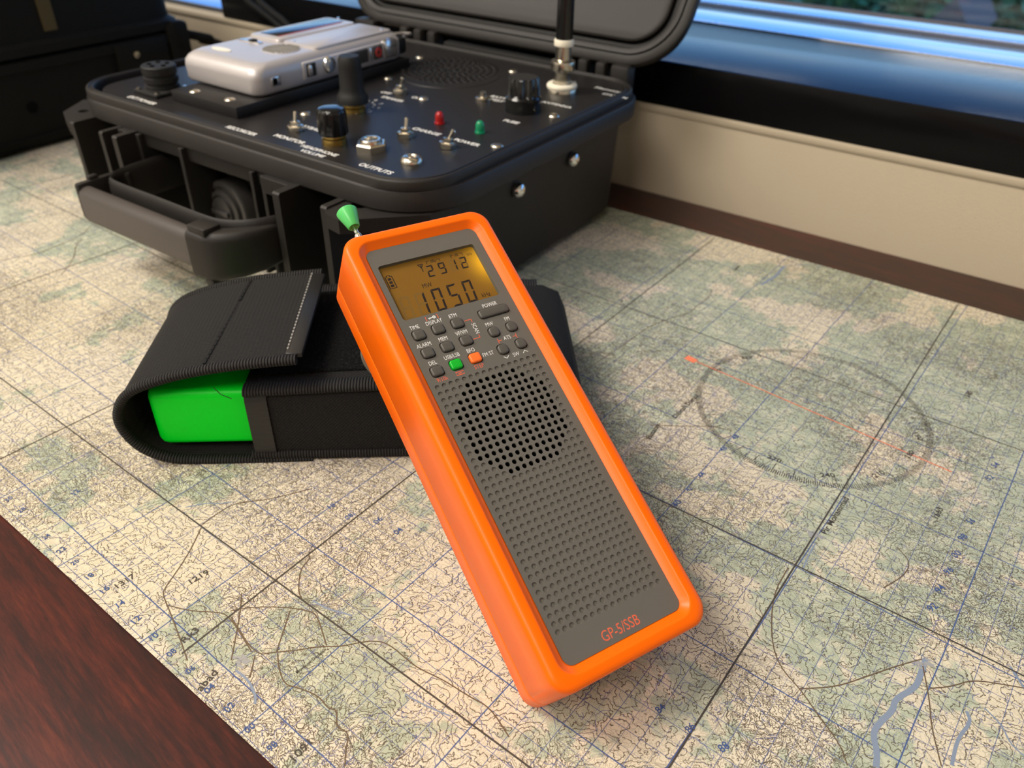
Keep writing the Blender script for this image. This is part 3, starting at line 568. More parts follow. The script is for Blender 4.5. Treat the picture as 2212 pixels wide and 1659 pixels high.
# ------------------------------------------------------------------ nylon pouch (local x along its length, y away from the camera)
Mp = Matrix.Rotation(radians(38.155), 4, 'Z'); Mp.translation = (-0.2574, 0.1416, 0.0012)
pouch = empty('nylon_pouch', None, 'black nylon belt pouch lying on the map with its flap half closed', 'pouch', Mp)
PW = .076
# body: sleeve, open at the left end
def sleeve(x, i=0.0, z0=0.0, z1=.0370, n=5): return [(x, p[0], p[1]) for p in rrect(0 + i, .088 - i, z0 + i, z1 - i, .006, n)]
b = MB(); b.loft([sleeve(.0225, .0012), sleeve(.0225), sleeve(.06, -.0004, 0, .0385), sleeve(.12, -.0006, 0, .040), sleeve(.153, 0, 0, .0395), sleeve(.161, .0015, 0, .038), sleeve(.1640, .005, .0, .035)], False, True)
b.loft([sleeve(.0225, .0012), sleeve(.0235, .0020), sleeve(.150, .0020)], False, True)
b.build('body', M_nylon2, pouch, 50)
# flap strip: from under the body, round the open end, over the top
prof = [(.05, .0004), (.02, .0006), (-.006, .0012), (-.018, .0035), (-.0255, .0085), (-.0300, .0160), (-.0310, .0240), (-.0280, .0315), (-.0220, .0370), (-.0120, .0412), (.0, .0446), (.015, .0474), (.030, .0492), (.0455, .0506)]
def catmull(p, k=6):
    out = []
    for i in range(len(p) - 1):
        a = p[max(i - 1, 0)]; b_ = p[i]; c = p[i + 1]; d = p[min(i + 2, len(p) - 1)]
        for j in range(k):
            t_ = j / k; out.append(tuple(.5 * ((2 * b_[q]) + (-a[q] + c[q]) * t_ + (2 * a[q] - 5 * b_[q] + 4 * c[q] - d[q]) * t_ ** 2 + (-a[q] + 3 * b_[q] - 3 * c[q] + d[q]) * t_ ** 3) for q in range(len(b_))))
    return out + [tuple(p[-1])]
pf = catmull(prof, 5)
def yend(x): return PW - .004 * max(0, min(1, (-x + .0) / .03))
fl = MB(); th = .0022; NYF = 10
def nrm(i):
    a = pf[max(i - 1, 0)]; c = pf[min(i + 1, len(pf) - 1)]; tx, tz = c[0] - a[0], c[1] - a[1]; l = math.hypot(tx, tz); return (tz / l, -tx / l)
rows = []
for i, (px, pz) in enumerate(pf):
    nx, nz = nrm(i)
    top = [(px, .001 + (PW - .002) * j / NYF, pz) for j in range(NYF + 1)]
    bot = [(px - nx * th, .001 + (PW - .002) * j / NYF, pz - nz * th) for j in range(NYF + 1)][::-1]
    rows.append(top + bot)
fl.loft(rows, True, True)
fl.build('flap', M_nylon, pouch, 50)
for yy, nm in ((.0005, 'front'), (PW - .0005, 'back')):
    path = [(px - nrm(i)[0] * .0011, yy, pz - nrm(i)[1] * .0011) for i, (px, pz) in enumerate(pf) if px < .0462]
    path = [p for k, p in enumerate(path)]
    MB().tube(path, .0027, 12, sx=1.0, sy=.75, up=(0, 1, 0)).build('edge_binding', M_bind, pouch, 60)
# flap end: dark hem and pale stitches
MB().box(.0405, .0475, .003, PW - .003, .0508, .0530, RY(-2) if False else None, r=.0008).build('flap_hem', M_strap, pouch)
s_ = MB()
for k in range(26): s_.box(.0409, .0415, .006 + k * .0026, .0074 + k * .0026, .0524, .0534)
s_.build('hem_stitching', M_stitch, pouch, 0)
s_ = MB()
for k in range(22):
    x_ = .0075 + .0002 * k; i = min(range(len(pf)), key=lambda q: abs(pf[q][0] - x_) + (1 if pf[q][1] < .03 else 0)); s_.box(x_ - .0004, x_ + .0007, .003 + k * .0034, .0060 + k * .0034, pf[i][1] + .0018, pf[i][1] + .0026)
s_.build('crease_stitching', M_gasket, pouch, 0)
# hook-and-loop panel on top of the body, bindings along its long edges, ribbon round the mouth
tp_ = MB(); tp_.loft([[(x, p[0], p[1]) for p in rrect(.010, .080, .0362 + dz, .0388 + dz + 0, .0011, 3)] for x, dz in ((.026, 0), (.06, .0013), (.105, .0023), (.140, .0025))], True, True)
tp_.build('hook_and_loop_panel', M_pile, pouch, 50)
for yy in (.0022, .0860):
    MB().tube([(x, yy, z + .0002) for x, z in ((.0215, .0356), (.06, .0372), (.12, .0386), (.150, .0382))], .0042, 12, sx=.55, sy=1.0, up=(0, 0, 1)).build('edge_binding', M_bind, pouch, 60)
for yy in (.0002, .0875):
    MB().tube([(x, yy, .0020) for x in (.02, .06, .11, .156)], .0024, 10, sx=1.0, sy=.7, up=(0, 0, 1)).build('edge_binding', M_bind, pouch, 60)
q_ = MB(); q_.loft([[(x, p[0], p[1]) for p in rrect(-.0011, .0891, -.0002 + .0006, .0372, .006, 5)] for x in (.0215, .0222, .0300, .0306)], False, False); q_.loft([[(x, p[0], p[1]) for p in rrect(.0012, .0868, .0022, .0350, .005, 5)] for x in (.0215, .0300)], False, False)
q_.build('mouth_ribbon', M_strap, pouch, 50)
MB().tube([(.011, -.0022, .0405), (.0135, -.0030, .0375), (.0165, -.0032, .0360), (.0175, -.0030, .0352)], .00016, 6).build('loose_thread', M_blackmatte, pouch)
# green box inside
gb = MB((.06, .04, .0035)); gb.loft([[(x, p[0], p[1]) for p in rrect(.0045 + i, .0800 - i, .0048 + i, .0335 - i * .6, .0035, 6)] for x, i in ((-.0206, .0030), (-.0200, .0014), (-.0186, .0004), (-.0165, 0), (.140, 0), (.143, .002))], True, True)
go_ = gb.thing('green_radio_case', M_greenbody, 'bright green smooth silicone box showing in the mouth of the black pouch', 'case'); go_.matrix_world = Mp @ TM(.06, .04, .0035)
# grey rubber roller on the pouch under the radio
rg = MB(); Mq = RX(90)
rg.lathe([(r_ * 1.12, z_) for r_, z_ in ((.0, -.006), (.0108, -.006), (.0126, -.0045), (.0130, -.002), (.0130, .005), (.0124, .0064), (.0105, .0070), (.0082, .0068), (.0076, .0040), (.0, .0036))], 36, Mq, cap=False)
ro_ = rg.thing('rubber_roller', [M_greyrub], 'small grey rubber roller standing on the black pouch behind the orange radio', 'roller', smooth=45); ro_.matrix_world = Mp @ TM(.0862, .0035, .0549)

# ------------------------------------------------------------------ equipment case
CO = Vector((-.3765, .385, .0012))
case = empty('equipment_case', CO, 'open black ribbed equipment case with a radio control panel, beside the window sill', 'case')
CX0, CX1, CY0, CY1 = -.5300, -.2360, .2645, .5005
def B_(): return MB(CO)
def cl(i, z, r=.031, dx1=0, dy0=0, dx0=0, dy1=0): return rrect(CX0 + i + dx0, CX1 - i - dx1, CY0 + i + dy0, CY1 - i - dy1, max(.004, r - i), 10, z)
sh = B_()
ZL, ZF1, ZF0, ZPN = .0905, .0850, .0735, .0893
sh.loft([cl(.0165, .0050, .024, 0, .018), cl(.0120, .0062, .028, 0, .018), cl(.0098, .0110, .030, 0, .018), cl(.0070, .066, .031, 0, .018), cl(.0068, ZF0, .031, 0, .018),
         cl(-.0040, ZF0, .034, .0020, .0045), cl(-.0050, ZF0 + .001, .034, .0020, .0045), cl(-.0052, ZF1 - .0010, .034, .002, .0045), cl(-.0044, ZF1, .034, .002, .0045), cl(.0006, ZF1 + .0002), cl(.0004, ZL - .0012), cl(.0010, ZL - .0003), cl(.0016, ZL),
         cl(.0022, ZL), cl(.0027, ZL - .0009), cl(.0035, ZL - .0009), cl(.0040, ZL), cl(.0048, ZL), cl(.0052, ZL - .0006), cl(.0054, ZL - .002), cl(.0056, ZPN - .009)], True, False)
for x_, y_ in ((-.490, .320), (-.275, .320), (-.490, .460), (-.275, .460)): B_().lathe([(.009, .0012), (.010, .0020), (.010, .0060)], 20, TM(x_, y_, 0)).build('rubber_foot', M_gasket, case, 40)
sh.build('base_shell', M_case, case, 40)
# padlock ears at the two front corners (with a hole each)
def ear(name, pts, hc, hr):
    bm = planar_holes(pts, [[(hc[0] + hr * cos(2 * pi * i / 16), hc[1] + hr * sin(2 * pi * i / 16)) for i in range(16)]])
    r_ = bmesh.ops.extrude_face_region(bm, geom=bm.faces[:]); 
    for v in [q for q in r_['geom'] if isinstance(q, bmesh.types.BMVert)]: v.co.z -= .0075
    B_().bm(bm, TM(0, 0, .0735)).build(name, M_case, case, 30)
ear('padlock_ear', [(-.5060, .2510), (-.5060, .2880), (-.5250, .3090), (-.5480, .2830), (-.5330, .2600), (-.5100, .2500)], (-.5245, .2690), .0034)
ear('padlock_ear', [(-.2890, .2940), (-.2890, .2550), (-.2820, .2475), (-.2710, .2455), (-.2400, .2770), (-.2360, .3000)], (-.2760, .2655), .0046)
# vertical ribs of the front
for x0, x1, yf, z0 in ((-.5085, -.5045, .2500, .010), (-.4775, -.4740, .2500, .014), (-.4640, -.4595, .2500, .012), (-.3220, -.3170, .2490, .012), (-.2890, -.2850, .2510, .008)):
    k = B_(); k.loft([[(x0, yf + .003, z0), (x1, yf + .003, z0), (x1, .290, z0 - .004), (x0, .290, z0 - .004)], [(x0, yf, z0 + .004), (x1, yf, z0 + .004), (x1, .290, z0 + .004), (x0, .290, z0 + .004)], [(x0, yf, .0735), (x1, yf, .0735), (x1, .285, .0735), (x0, .285, .0735)], [(x0, yf + .001, .0745), (x1, yf + .001, .0745), (x1, .275, .0745), (x0, .275, .0745)]], True, True)
    k.build('rib', M_case, case, 20)
for x0, x1 in ((-.4595, -.4560), (-.4180, -.4150), (-.3560, -.3535), (-.3470, -.3440)): B_().box(x0, x1, .262, .290, .012, .0735, r=.0006).build('rib', M_case, case, 20)
k = B_(); k.box(-.4595, -.3440, .2660, .288, .0650, .0790, r=.0012); k.build('front_ledge', M_case, case)
for x0, x1 in ((-.4740, -.4640), (-.3440, -.3220)): B_().box(x0, x1, .2600, .288, .0650, .0742, r=.0006).build('latch_web', M_case, case, 20)
# carrying handle: thin inner frame, rubber sleeve in front of it, moulded ends
hd = B_()
hp = catmull([(-.4530, .2850, .0480), (-.4530, .2640, .0480), (-.4530, .2460, .0475), (-.4490, .2365, .0470), (-.4400, .2330, .0465), (-.4000, .2330, .0465), (-.3640, .2330, .0465), (-.3480, .2345, .0465), (-.3350, .2400, .0475), (-.3270, .2520, .0480), (-.3250, .2640, .0480), (-.3250, .2850, .0480)], 5)
hd.tube(hp, .0085, 16, sx=1.35, sy=.30, up=(0, 0, 1))
h_o = hd.build('handle', M_case, case, 40)
gp = B_()
gp.loft([[(x, p[0], p[1]) for p in rrect(.2170 + i, .2275, .0315 + i, .0535 - i, .0050, 6)] for x, i in ((-.4590, .003), (-.4580, .0008), (-.4565, 0), (-.3570, 0))], True, True); gp.build('grip_sleeve', M_grip, h_o, 50)
ge = B_(); ge.loft([[(x, p[0] + dy, p[1]) for p in rrect(.2165 + i, .2285 + e_, .0275 + i + b_, .0560 - i, .0048, 6)] for x, i, dy, e_, b_ in ((-.3570, 0, 0, 0, 0), (-.3450, 0, .0003, .002, 0), (-.3390, .0, .0030, .004, .001), (-.3310, .0, .010, .006, .003), (-.3260, .0005, .019, .006, .004), (-.3235, .002, .030, .004, .006))], True, True)
ge.box(-.3560, -.3420, .2180, .2290, .0540, .0585, r=.001); ge.box(-.3500, -.3430, .2180, .2280, .0245, .0290, r=.001)
ge.build('grip_end', M_case, h_o, 40)
gw = B_(); gw.box(-.4605, -.4560, .2175, .2470, .0340, .0560, r=.0018); gw.box(-.4600, -.4500, .2440, .2490, .0360, .0560, r=.0018); gw.box(-.4610, -.4570, .2260, .2320, .0545, .0580, r=.001); gw.build('grip_end', M_case, h_o, 40)
for x_, z_ in ((-.4593, .0430), (-.3222, .0440)): B_().lathe([(.0042, -.0012), (.0042, .0004), (.0034, .0012), (.0, .0013)], 20, TM(x_, .2620, z_) @ RY(90), cap=False).build('hinge_pin', M_greyrub, h_o, 40)
# pressure relief knob
pk = B_(); Mk = TM(-.4060, .2850, .0325) @ RX(90)
pk.lathe([(.0185, -.004), (.0185, .0050), (.0175, .0065), (.0150, .0068), (.0146, .0060), (.0135, .0060), (.0130, .0085), (.0105, .0092), (.0100, .0084), (.0092, .0084), (.0088, .0105), (.0, .0108)], 36, Mk, cap=False)
pk.box(-.0075, .0075, -.0016, .0016, .0105, .0125, Mk, r=.0005); pk.build('pressure_relief_knob', M_knob, case, 40)
# two chrome screw heads on the right flank
for y_, z_ in ((.3559, .0610), (.4151, .0620)): B_().lathe([(.0046, -.001), (.0046, .0005), (.0042, .0018), (.0030, .0030), (.0014, .0036), (.0, .0037)], 24, TM(-.2415, y_, z_) @ RY(90), cap=False).build('screw', M_chrome, case, 60, 'domed chrome screw head')
# lid, leaning back
Ml = TM(0, .5035, .0995) @ RX(-32) @ RX(90)
LX0, LX1, LH = -.5185, -.2235, .232
def ll(i, z, r=.038): return [Ml @ Vector(p) for p in rrect(LX0 + i, LX1 - i, 0 + i, LH - i, max(.004, r - i), 10, z)]
ld = B_()
ld.loft([ll(.012, -.0215, .040), ll(.007, -.0205), ll(.0052, -.0180), ll(.0030, -.0070), ll(-.0008, -.0060), ll(-.0012, -.0050), ll(-.0010, -.0010), ll(.0002, 0), ll(.0040, .0002), ll(.0046, -.0012), ll(.0058, -.0012), ll(.0064, .0002), ll(.0096, .0002), ll(.0104, -.0004), ll(.0106, -.0060), ll(.0150, -.0060), ll(.0153, -.0008), ll(.0165, .0), ll(.0185, -.0006), ll(.0215, -.0120), ll(.0240, -.0165), ll(.0290, -.0180)], True, True)
l_o = ld.build('lid', M_case, case, 40)
gk = B_(); gk.loft([ll(.0107, -.0052), ll(.0118, -.0036), ll(.0138, -.0036), ll(.0149, -.0052)]); gk.build('gasket', M_gasket, l_o, 40)
# hinge knuckles and the wide hinge slot between lid and base
for x0, x1 in ((-.5040, -.4830), (-.4560, -.4480), (-.4420, -.4340), (-.4280, -.4200), (-.3060, -.2980), (-.2920, -.2840), (-.2780, -.2700), (-.2660, -.2520)):
    B_().box(x0, x1, .4990, .5110, .0780, .0985, r=.0022).build('hinge_knuckle', M_case, case)
B_().box(-.4130, -.3130, .5005, .5090, .0780, .0930, r=.002).build('hinge_bar', M_blackmatte, case)
# control panel and its fittings
pnl = B_(); pnl.loft([cl(.0056, ZPN - .0020, .028, 0, 0, .0110, .003), cl(.0056, ZPN, .028, 0, 0, .0110, .003)], True, True); pan = pnl.build('control_panel', M_panel, case, 30)
ZP = ZPN
def lab(b, st, x, y, s=.0052, sx=.95, bold=.03): b.text(st, s, TM(x, y, ZP + .00008), sx=sx, bold=bold)
for st, x, y, s in (('EXT POWER', -.4650, .2755, .0050), ('RECORDER', -.3724, .2745, .0050), ('MONITOR', -.3410, .2809, .0052), ('PLAYBACK', -.3459, .3009, .0050), ('HEADPHONE', -.3151, .2780, .0046), ('VOLUME', -.3146, .2727, .0046), ('OUTPUTS', -.2737, .2764, .0052), ('CHARGE', -.2911, .3361, .0052), ('POWER', -.2621, .3353, .0052),
                    ('SPEAKER', -.3481, .3714, .0047), ('OFF', -.3604, .3789, .0047), ('ON', -.3379, .3824, .0047), ('BATT', -.2984, .4150, .0050), ('TEST', -.2955, .4091, .0050), ('FUSE', -.2638, .3798, .0052), ('ANTENNA', -.2612, .4248, .0047), ('Tactical', -.2871, .4753, .0055), ('Memory', -.2528, .4738, .0058), ('RADIO', -.2842, .4675, .0045), ('STATION', -.2421, .4640, .0045)): tx = B_(); lab(tx, st, x, y, s); tx.build('printed_word', M_white, pan, 0)
tx = B_()
for k_, st in enumerate(('2', '3', '4', '5', '6', '7', '8')):
    a = radians(-100 + k_ * 30); tx.text(st, .0036, TM(-.3573 + .0165 * cos(a), .3468 + .0165 * sin(a), ZP + .00008), bold=.01)
for k_ in range(10):
    a = radians(-110 + k_ * 22); tx.lathe([(.0007, 0), (0, 0)], 8, TM(-.3573 + .0125 * cos(a), .3468 + .0125 * sin(a), ZP + .00008), cap=False)
tx.build('dial_marks', M_white, pan, 0)
def toggle():
    k = MB(); k.lathe([(.0042, 0), (.0042, .0006)], 20); k.lathe([(.0050, .0006), (.0050, .0026), (.0044, .0030), (.0030, .0031), (.0030, .0048), (.0022, .0052)], 6, RZ(15)); k.tube([(0, 0, .0040), (.0, .0009, .0062), (0, .0021, .0092), (0, .0023, .0098)], [.0010, .00105, .0014, .0008], 10); return k
tg = toggle().build('toggle_switch', M_nickel, pan, 40); tg.location = Vector((-.3494, .2935, ZP)) - CO; tg.rotation_euler = (0, 0, radians(20))
for x_, y_, a in ((-.3527, .3840, -60), (-.2941, .3225, 15), (-.2653, .3230, -50)):
    c = tg.copy(); COL.objects.link(c); c.location = Vector((x_, y_, ZP)) - CO; c.rotation_euler = (0, 0, radians(a)); c.parent = pan
    if a == -50: c.rotation_euler = (radians(-8), 0, radians(-50))
pb = B_(); pb.lathe([(.0048, 0), (.0048, .0018), (.0040, .0024), (.0022, .0025), (.0020, .0052), (.0, .0056)], 20, TM(-.3023, .4042, ZP), cap=False); pb.build('push_button', M_nickel, pan, 40)
# two tall knobs on brass collars
kb = B_(); Mk = TM(-.3502, .3399, ZP)
kb.lathe([(.0072, .0045), (.0092, .0050), (.0092, .0085), (.0080, .0100), (.0070, .0130), (.0067, .0250), (.0066, .0290), (.0056, .0310), (.0, .0312)], 28, Mk, cap=False); kb.build('tall_volume_knob', M_blackmatte, pan, 40)
B_().lathe([(.0070, 0), (.0070, .0022), (.0058, .0026), (.0058, .0046), (.0, .0047)], 24, Mk, cap=False).build('brass_collar', M_brass, pan, 40, 'brass collar')
kb = B_(); Mk = TM(-.3176, .2917, ZP); n_ = 48
def flute(r, z, d): return [((r - d * (.5 + .5 * cos(i * 2 * pi / 4))) * cos(2 * pi * i / n_), (r - d * (.5 + .5 * cos(i * 2 * pi / 4))) * sin(2 * pi * i / n_), z) for i in range(n_)]
kb.loft([flute(.0075, .0050, .0002), flute(.0080, .0055, .0005), flute(.0078, .0165, .0006), flute(.0076, .0172, .0002), flute(.0066, .0184, 0), flute(.0045, .0190, 0)], True, True, Mk); kb.build('fluted_knob', M_blackgloss, pan, 35)
B_().lathe([(.0066, 0), (.0066, .0030), (.0056, .0034), (.0056, .0052), (.0, .0053)], 24, Mk, cap=False).build('brass_collar', M_brass, pan, 40, 'brass collar')
# fuse holder with a ribbed cap
kb = B_(); Mk = TM(-.2708, .4023, ZP); kb.lathe([(.0108, 0), (.0108, .0080), (.0100, .0090), (.0, .0091)], 32, Mk, cap=False); n_ = 60
def fl2(r, z, d): return [((r - (d if (i // 3) % 2 else 0)) * cos(2 * pi * i / n_), (r - (d if (i // 3) % 2 else 0)) * sin(2 * pi * i / n_), z) for i in range(n_)]
kb.loft([fl2(.0097, .0090, .0), fl2(.0097, .0100, .0011), fl2(.0094, .0185, .0011), fl2(.0086, .0196, .0008)], True, True, Mk); kb.build('fuse_holder', M_blackgloss, pan, 35)
for x_, y_, m_, l_ in ((-.2945, .3521, M_red_led, 'red indicator lamp'), (-.2664, .3532, M_green_led, 'green indicator lamp')):
    k = B_(); k.lathe([(.0030, 0), (.0030, .0008), (.0025, .0010), (.0025, .0042), (.0020, .0058), (.0011, .0066), (.0, .0068)], 20, TM(x_, y_, ZP), cap=False); k.build('indicator_lamp', m_, pan, 50, l_)
k = B_(); Mk = TM(-.2945, .2958, ZP); k.lathe([(.0086, 0), (.0086, .0034), (.0078, .0042), (.0056, .0043)], 6, Mk @ RZ(10), cap=False); k.lathe([(.0060, .0040), (.0058, .0054), (.0050, .0060), (.0040, .0060), (.0036, .0050), (.0034, .0008)], 24, Mk, cap=False); k.lathe([(.0036, .0012), (0, .0012)], 20, Mk, 1, False); k.build('headphone_jack', [M_nickel, M_hole], pan, 35)
k = B_(); Mk = TM(-.2658, .2944, ZP); k.lathe([(.0058, 0), (.0058, .0012), (.0050, .0026), (.0040, .0032), (.0030, .0033), (.0022, .0024), (.0021, .0006)], 24, Mk, cap=False); k.lathe([(.0022, .0008), (0, .0008)], 16, Mk, 1, False); k.build('small_output_jack', [M_nickel, M_hole], pan, 40)
# speaker grille: rings of small holes
k = B_(); k.lathe([(.0345, 0), (.0342, .0003), (0, .00032)], 48, TM(-.3567, .4390, ZP), cap=False)
for rr in range(1, 8):
    cnt = 6 * rr
    for i in range(cnt):
        a = 2 * pi * i / cnt + rr * .2; k.lathe([(.0020, .00032), (.00175, .00085), (.00150, .00085), (.00140, .00036)], 10, TM(-.3640 + .0046 * rr * cos(a), .4480 + .0046 * rr * sin(a), ZP), 0, False); k.lathe([(.00142, .00040), (0, .00040)], 10, TM(-.3640 + .0046 * rr * cos(a), .4480 + .0046 * rr * sin(a), ZP), 1, False)
k.build('speaker_grille', [M_panel, M_hole], pan, 30)
# panel screws
sc = MB(); sc.lathe([(.0036, 0), (.0035, .0006), (.0022, .0012), (.0, .0013)], 18, cap=False); sc0 = None
for x_, y_ in ((-.2456, .3407), (-.2503, .4043), (-.3333, .3838), (-.3275, .4731), (-.4028, .4625), (-.3827, .4054), (-.3677, .3177)):
    if sc0 is None: sc0 = sc.build('panel_screw', M_nickel, pan, 60); o = sc0
    else: o = sc0.copy(); COL.objects.link(o); o.parent = pan
    o.location = Vector((x_, y_, ZP)) - CO
# screw-on power connector at the left end
k = B_(); k.box(-.4831, -.4596, .2822, .3067, ZP, ZP + .0022, r=.0006); Mk = TM(-.4733, .2969, ZP)
k.lathe([(.0102, .002), (.0102, .0040), (.0094, .0044), (.0094, .0056), (.0104, .0060), (.0104, .0088), (.0095, .0092), (.0095, .0104), (.0104, .0108), (.0104, .0150), (.0098, .0156), (.0, .0156)], 32, Mk, cap=False)
for i in range(5): k.lathe([(.0014, .0156), (.0014, .0162), (0, .0162)], 10, Mk @ TM(.0055 * cos(i * 1.257), .0055 * sin(i * 1.257), 0), 1, False)
for x_, y_ in ((-.4807, .2847), (-.4621, .2847), (-.4807, .3043), (-.4621, .3043)): k.lathe([(.0016, .0022), (.0016, .0032), (0, .0034)], 12, TM(x_, y_, ZP), 2, False)
k.build('power_connector', [M_blackmatte, M_hole, M_nickel], pan, 40)
k = B_(); k.box(-.4498, -.3900, .2866, .4361, ZP, ZP + .0065, r=.0004); mpt = k.build('recorder_mounting_plate', M_panel, pan, 30)
for x_, y_ in ((-.4357, .2934), (-.4056, .2952)):
    o = sc0.copy(); COL.objects.link(o); o.parent = pan; o.location = Vector((x_, y_, ZP + .0062)) - CO
k = B_(); k.lathe([(.0098, 0), (.0098, .0016), (.0094, .0026), (.0, .0026)], 32, TM(-.2738, .4507, ZP), cap=False); k.build('antenna_socket', M_nickel, pan, 40)

# whip antenna screwed on to the panel socket
aw = empty('whip_antenna', (-.2738, .4507, ZP + .0034), 'black whip antenna on a nickel connector rising from the control panel', 'antenna')
A_ = MB(); A_.lathe([(.0066, 0), (.0066, .0018), (.0054, .0022), (.0054, .0085), (.0058, .0090), (.0058, .0100), (.0076, .0104), (.0078, .0112), (.0078, .0150), (.0076, .0158), (.0060, .0166), (.0050, .0170), (.0048, .0250), (.0, .0252)], 36, cap=True); A_.build('connector', M_nickel, aw, 40)
A_ = MB(); A_.lathe([(.0064, -.0002), (.0092, -.0002), (.0098, .0008), (.0098, .0022), (.0090, .0030), (.0060, .0032)], 32, TM(0, 0, -.0008), cap=False); A_.build('insulating_washer', M_ivory, aw, 50, 'ivory washer')
A_ = MB(); A_.lathe([(.0050, .0248), (.0061, .0250), (.0062, .0256), (.0062, .0282), (.0058, .0288), (.0, .0288)], 32, cap=False); A_.build('collar', M_ivory, aw, 50, 'ivory collar')
A_ = MB(); A_.lathe([(.0052, .0284), (.0054, .0300), (.0050, .1000), (.0044, .1700), (.0034, .1740), (.0, .1745)], 28, cap=False); A_.build('whip', M_blackgloss, aw, 50)
# ------------------------------------------------------------------ silver recorder lying on the mounting plate
RZ0 = ZP + .0065 + .0004
RX0, RX1, RY0, RY1 = -.4735, -.4045, .3120, .4400
RO_ = ((RX0 + RX1) / 2, (RY0 + RY1) / 2, RZ0)
rec = empty('tape_recorder', RO_, 'silver pocket tape recorder lying flat on the plate in the open case', 'recorder')
rec.location = (RO_[0] * .982 + .004, RO_[1] * .982, RO_[2])
def Q_(): return MB(RO_)
def rl(i, z, r=.007, f=0): return rrect(RX0 + i, RX1 - i, RY0 + i + f, RY1 - i, r, 8, RZ0 + z)
k = Q_(); k.loft([rl(.0020, 0, .006), rl(.0006, .0008), rl(0, .0022), rl(0, .0060), rl(-.0002, .0095), rl(.0002, .0125), rl(.0012, .0148, .007, .001), rl(.0026, .0163, .007, .0024), rl(.0042, .0172, .007, .0040), rl(.0062, .0175, .006, .0055)], True, True)
bd = k.build('body', M_silver, rec, 50)
k = Q_(); zt = RZ0 + .0175
k.loft([rrect(-.4690, -.4395, .3620, .4330, .004, 6, zt - .0004), rrect(-.4688, -.4397, .3622, .4328, .004, 6, zt + .0012), rrect(-.4680, -.4405, .3630, .4320, .003, 6, zt + .0018)], True, True)
dr = k.build('tape_door', M_silver, rec, 40)
Q_().box(-.4650, -.4485, .3690, .4290, zt + .0014, zt + .0022, r=.0006).build('tape_window', M_darkwin, dr, 40, 'dark tape window')
Q_().box(-.4478, -.4470, .3690, .4250, zt + .0016, zt + .0021).build('red_line', M_redmark, dr, 0, 'red printed line')
k = Q_(); k.loft([rrect(-.4392, -.4085, .3640, .4345, .003, 6, zt - .0004), rrect(-.4390, -.4087, .3642, .4343, .003, 6, zt + .0008), rrect(-.4384, -.4093, .3648, .4337, .0025, 6, zt + .0012)], True, True); k.build('top_cover', M_silver, rec, 40)
k = Q_(); k.lathe([(.0120, -.0002), (.0118, .0004), (0, .0005)], 40, TM(-.4260, .3520, zt), cap=False)
for i in range(-5, 6):
    h_ = sqrt(max(0, .0112 ** 2 - (i * .002) ** 2)); k.box(-.4260 - h_, -.4260 + h_, .3520 + i * .002 - .0003, .3520 + i * .002 + .0003, zt + .0004, zt + .0008, mi=1)
k.build('speaker_grille', [M_silver, M_greyrub], rec, 30)
k = Q_(); k.box(-.4660, -.4470, .3520, .3560, zt - .0002, zt + .0008, r=.0004); k.build('slider_track', M_silver2, rec); Q_().box(-.4560, -.4520, .3515, .3560, zt + .0006, zt + .0019, r=.0004).build('slider', M_blackmatte, rec)
k = Q_(); k.loft([[(-.4540 + .0085 * cos(2 * pi * i / 28), .3290 + .0030 * sin(2 * pi * i / 28), zt + z_) for i in range(28)] for z_ in (-.0003, .0004)], True, True); k.build('badge', M_ivory, rec, 30)
for x_, y_ in ((-.4330, .3690), (-.4130, .4290), (-.4620, .4370)): Q_().lathe([(.0013, 0), (.0011, .0016), (0, .0018)], 12, TM(x_, y_, zt), cap=False).build('screw', M_chrome, rec, 50)
# right-hand side controls
k = Q_(); k.box(RX1 - .003, RX1 + .0012, .3480, .4350, RZ0 + .0030, RZ0 + .0135, r=.0010); k.build('side_panel', M_silver, rec)
k = Q_(); k.box(RX1 - .002, RX1 + .0010, .3225, .3300, RZ0 + .0045, RZ0 + .0100, r=.0008); k.build('battery_contact_slot', M_silver2, rec); Q_().box(RX1 + .0004, RX1 + .0013, .3238, .3268, RZ0 + .0055, RZ0 + .0092).build('slot', M_hole, rec, 0)
k = Q_(); k.box(RX1, RX1 + .0016, .3500, .3580, RZ0 + .0045, RZ0 + .0125, r=.0006); k.build('jack_recess', M_well, rec); Q_().box(RX1 + .0004, RX1 + .0030, .3510, .3545, RZ0 + .0050, RZ0 + .0118, r=.0012).build('thumb_lever', M_silver2, rec)
Q_().lathe([(.0050, 0), (.0050, .0010), (.0044, .0020), (.0, .0026)], 28, TM(RX1 + .0008, .3690, RZ0 + .0088) @ RY(90), cap=False).build('round_button', M_chrome, rec, 50)
for y0, y1, m_ in ((.3765, .3800, M_silver2), (.3815, .4040, M_knob), (.4050, .4080, M_silver2), (.4090, .4175, M_knob)):
    Q_().box(RX1, RX1 + .0022, y0, y1, RZ0 + .0040, RZ0 + .0126, r=.0010).build('side_button', m_, rec)
Q_().lathe([(.0030, 0), (.0030, .0006), (.0014, .0007), (.0013, .0003)], 24, TM(RX1 + .0021, .4130, RZ0 + .0085) @ RY(90), cap=False).build('record_mark', M_redmark, rec, 40, 'red record mark')
Q_().box(RX1 - .004, RX1 + .0030, .4190, .4330, RZ0 + .0022, RZ0 + .0150, r=.0030).build('end_cap', M_silver2, rec)
Q_().box(-.4380, -.4080, .4395, .4480, RZ0 + .0010, RZ0 + .0120, r=.0020).build('end_block', M_blackmatte, rec)
k = Q_(); k.tube([(-.4140, .4390, RZ0 + .0140), (-.4100, .4470, RZ0 + .0140), (-.4040, .4480, RZ0 + .0140), (-.4035, .4400, RZ0 + .0140)], .0010, 8); k.build('wrist_strap_loop', M_silver2, rec)

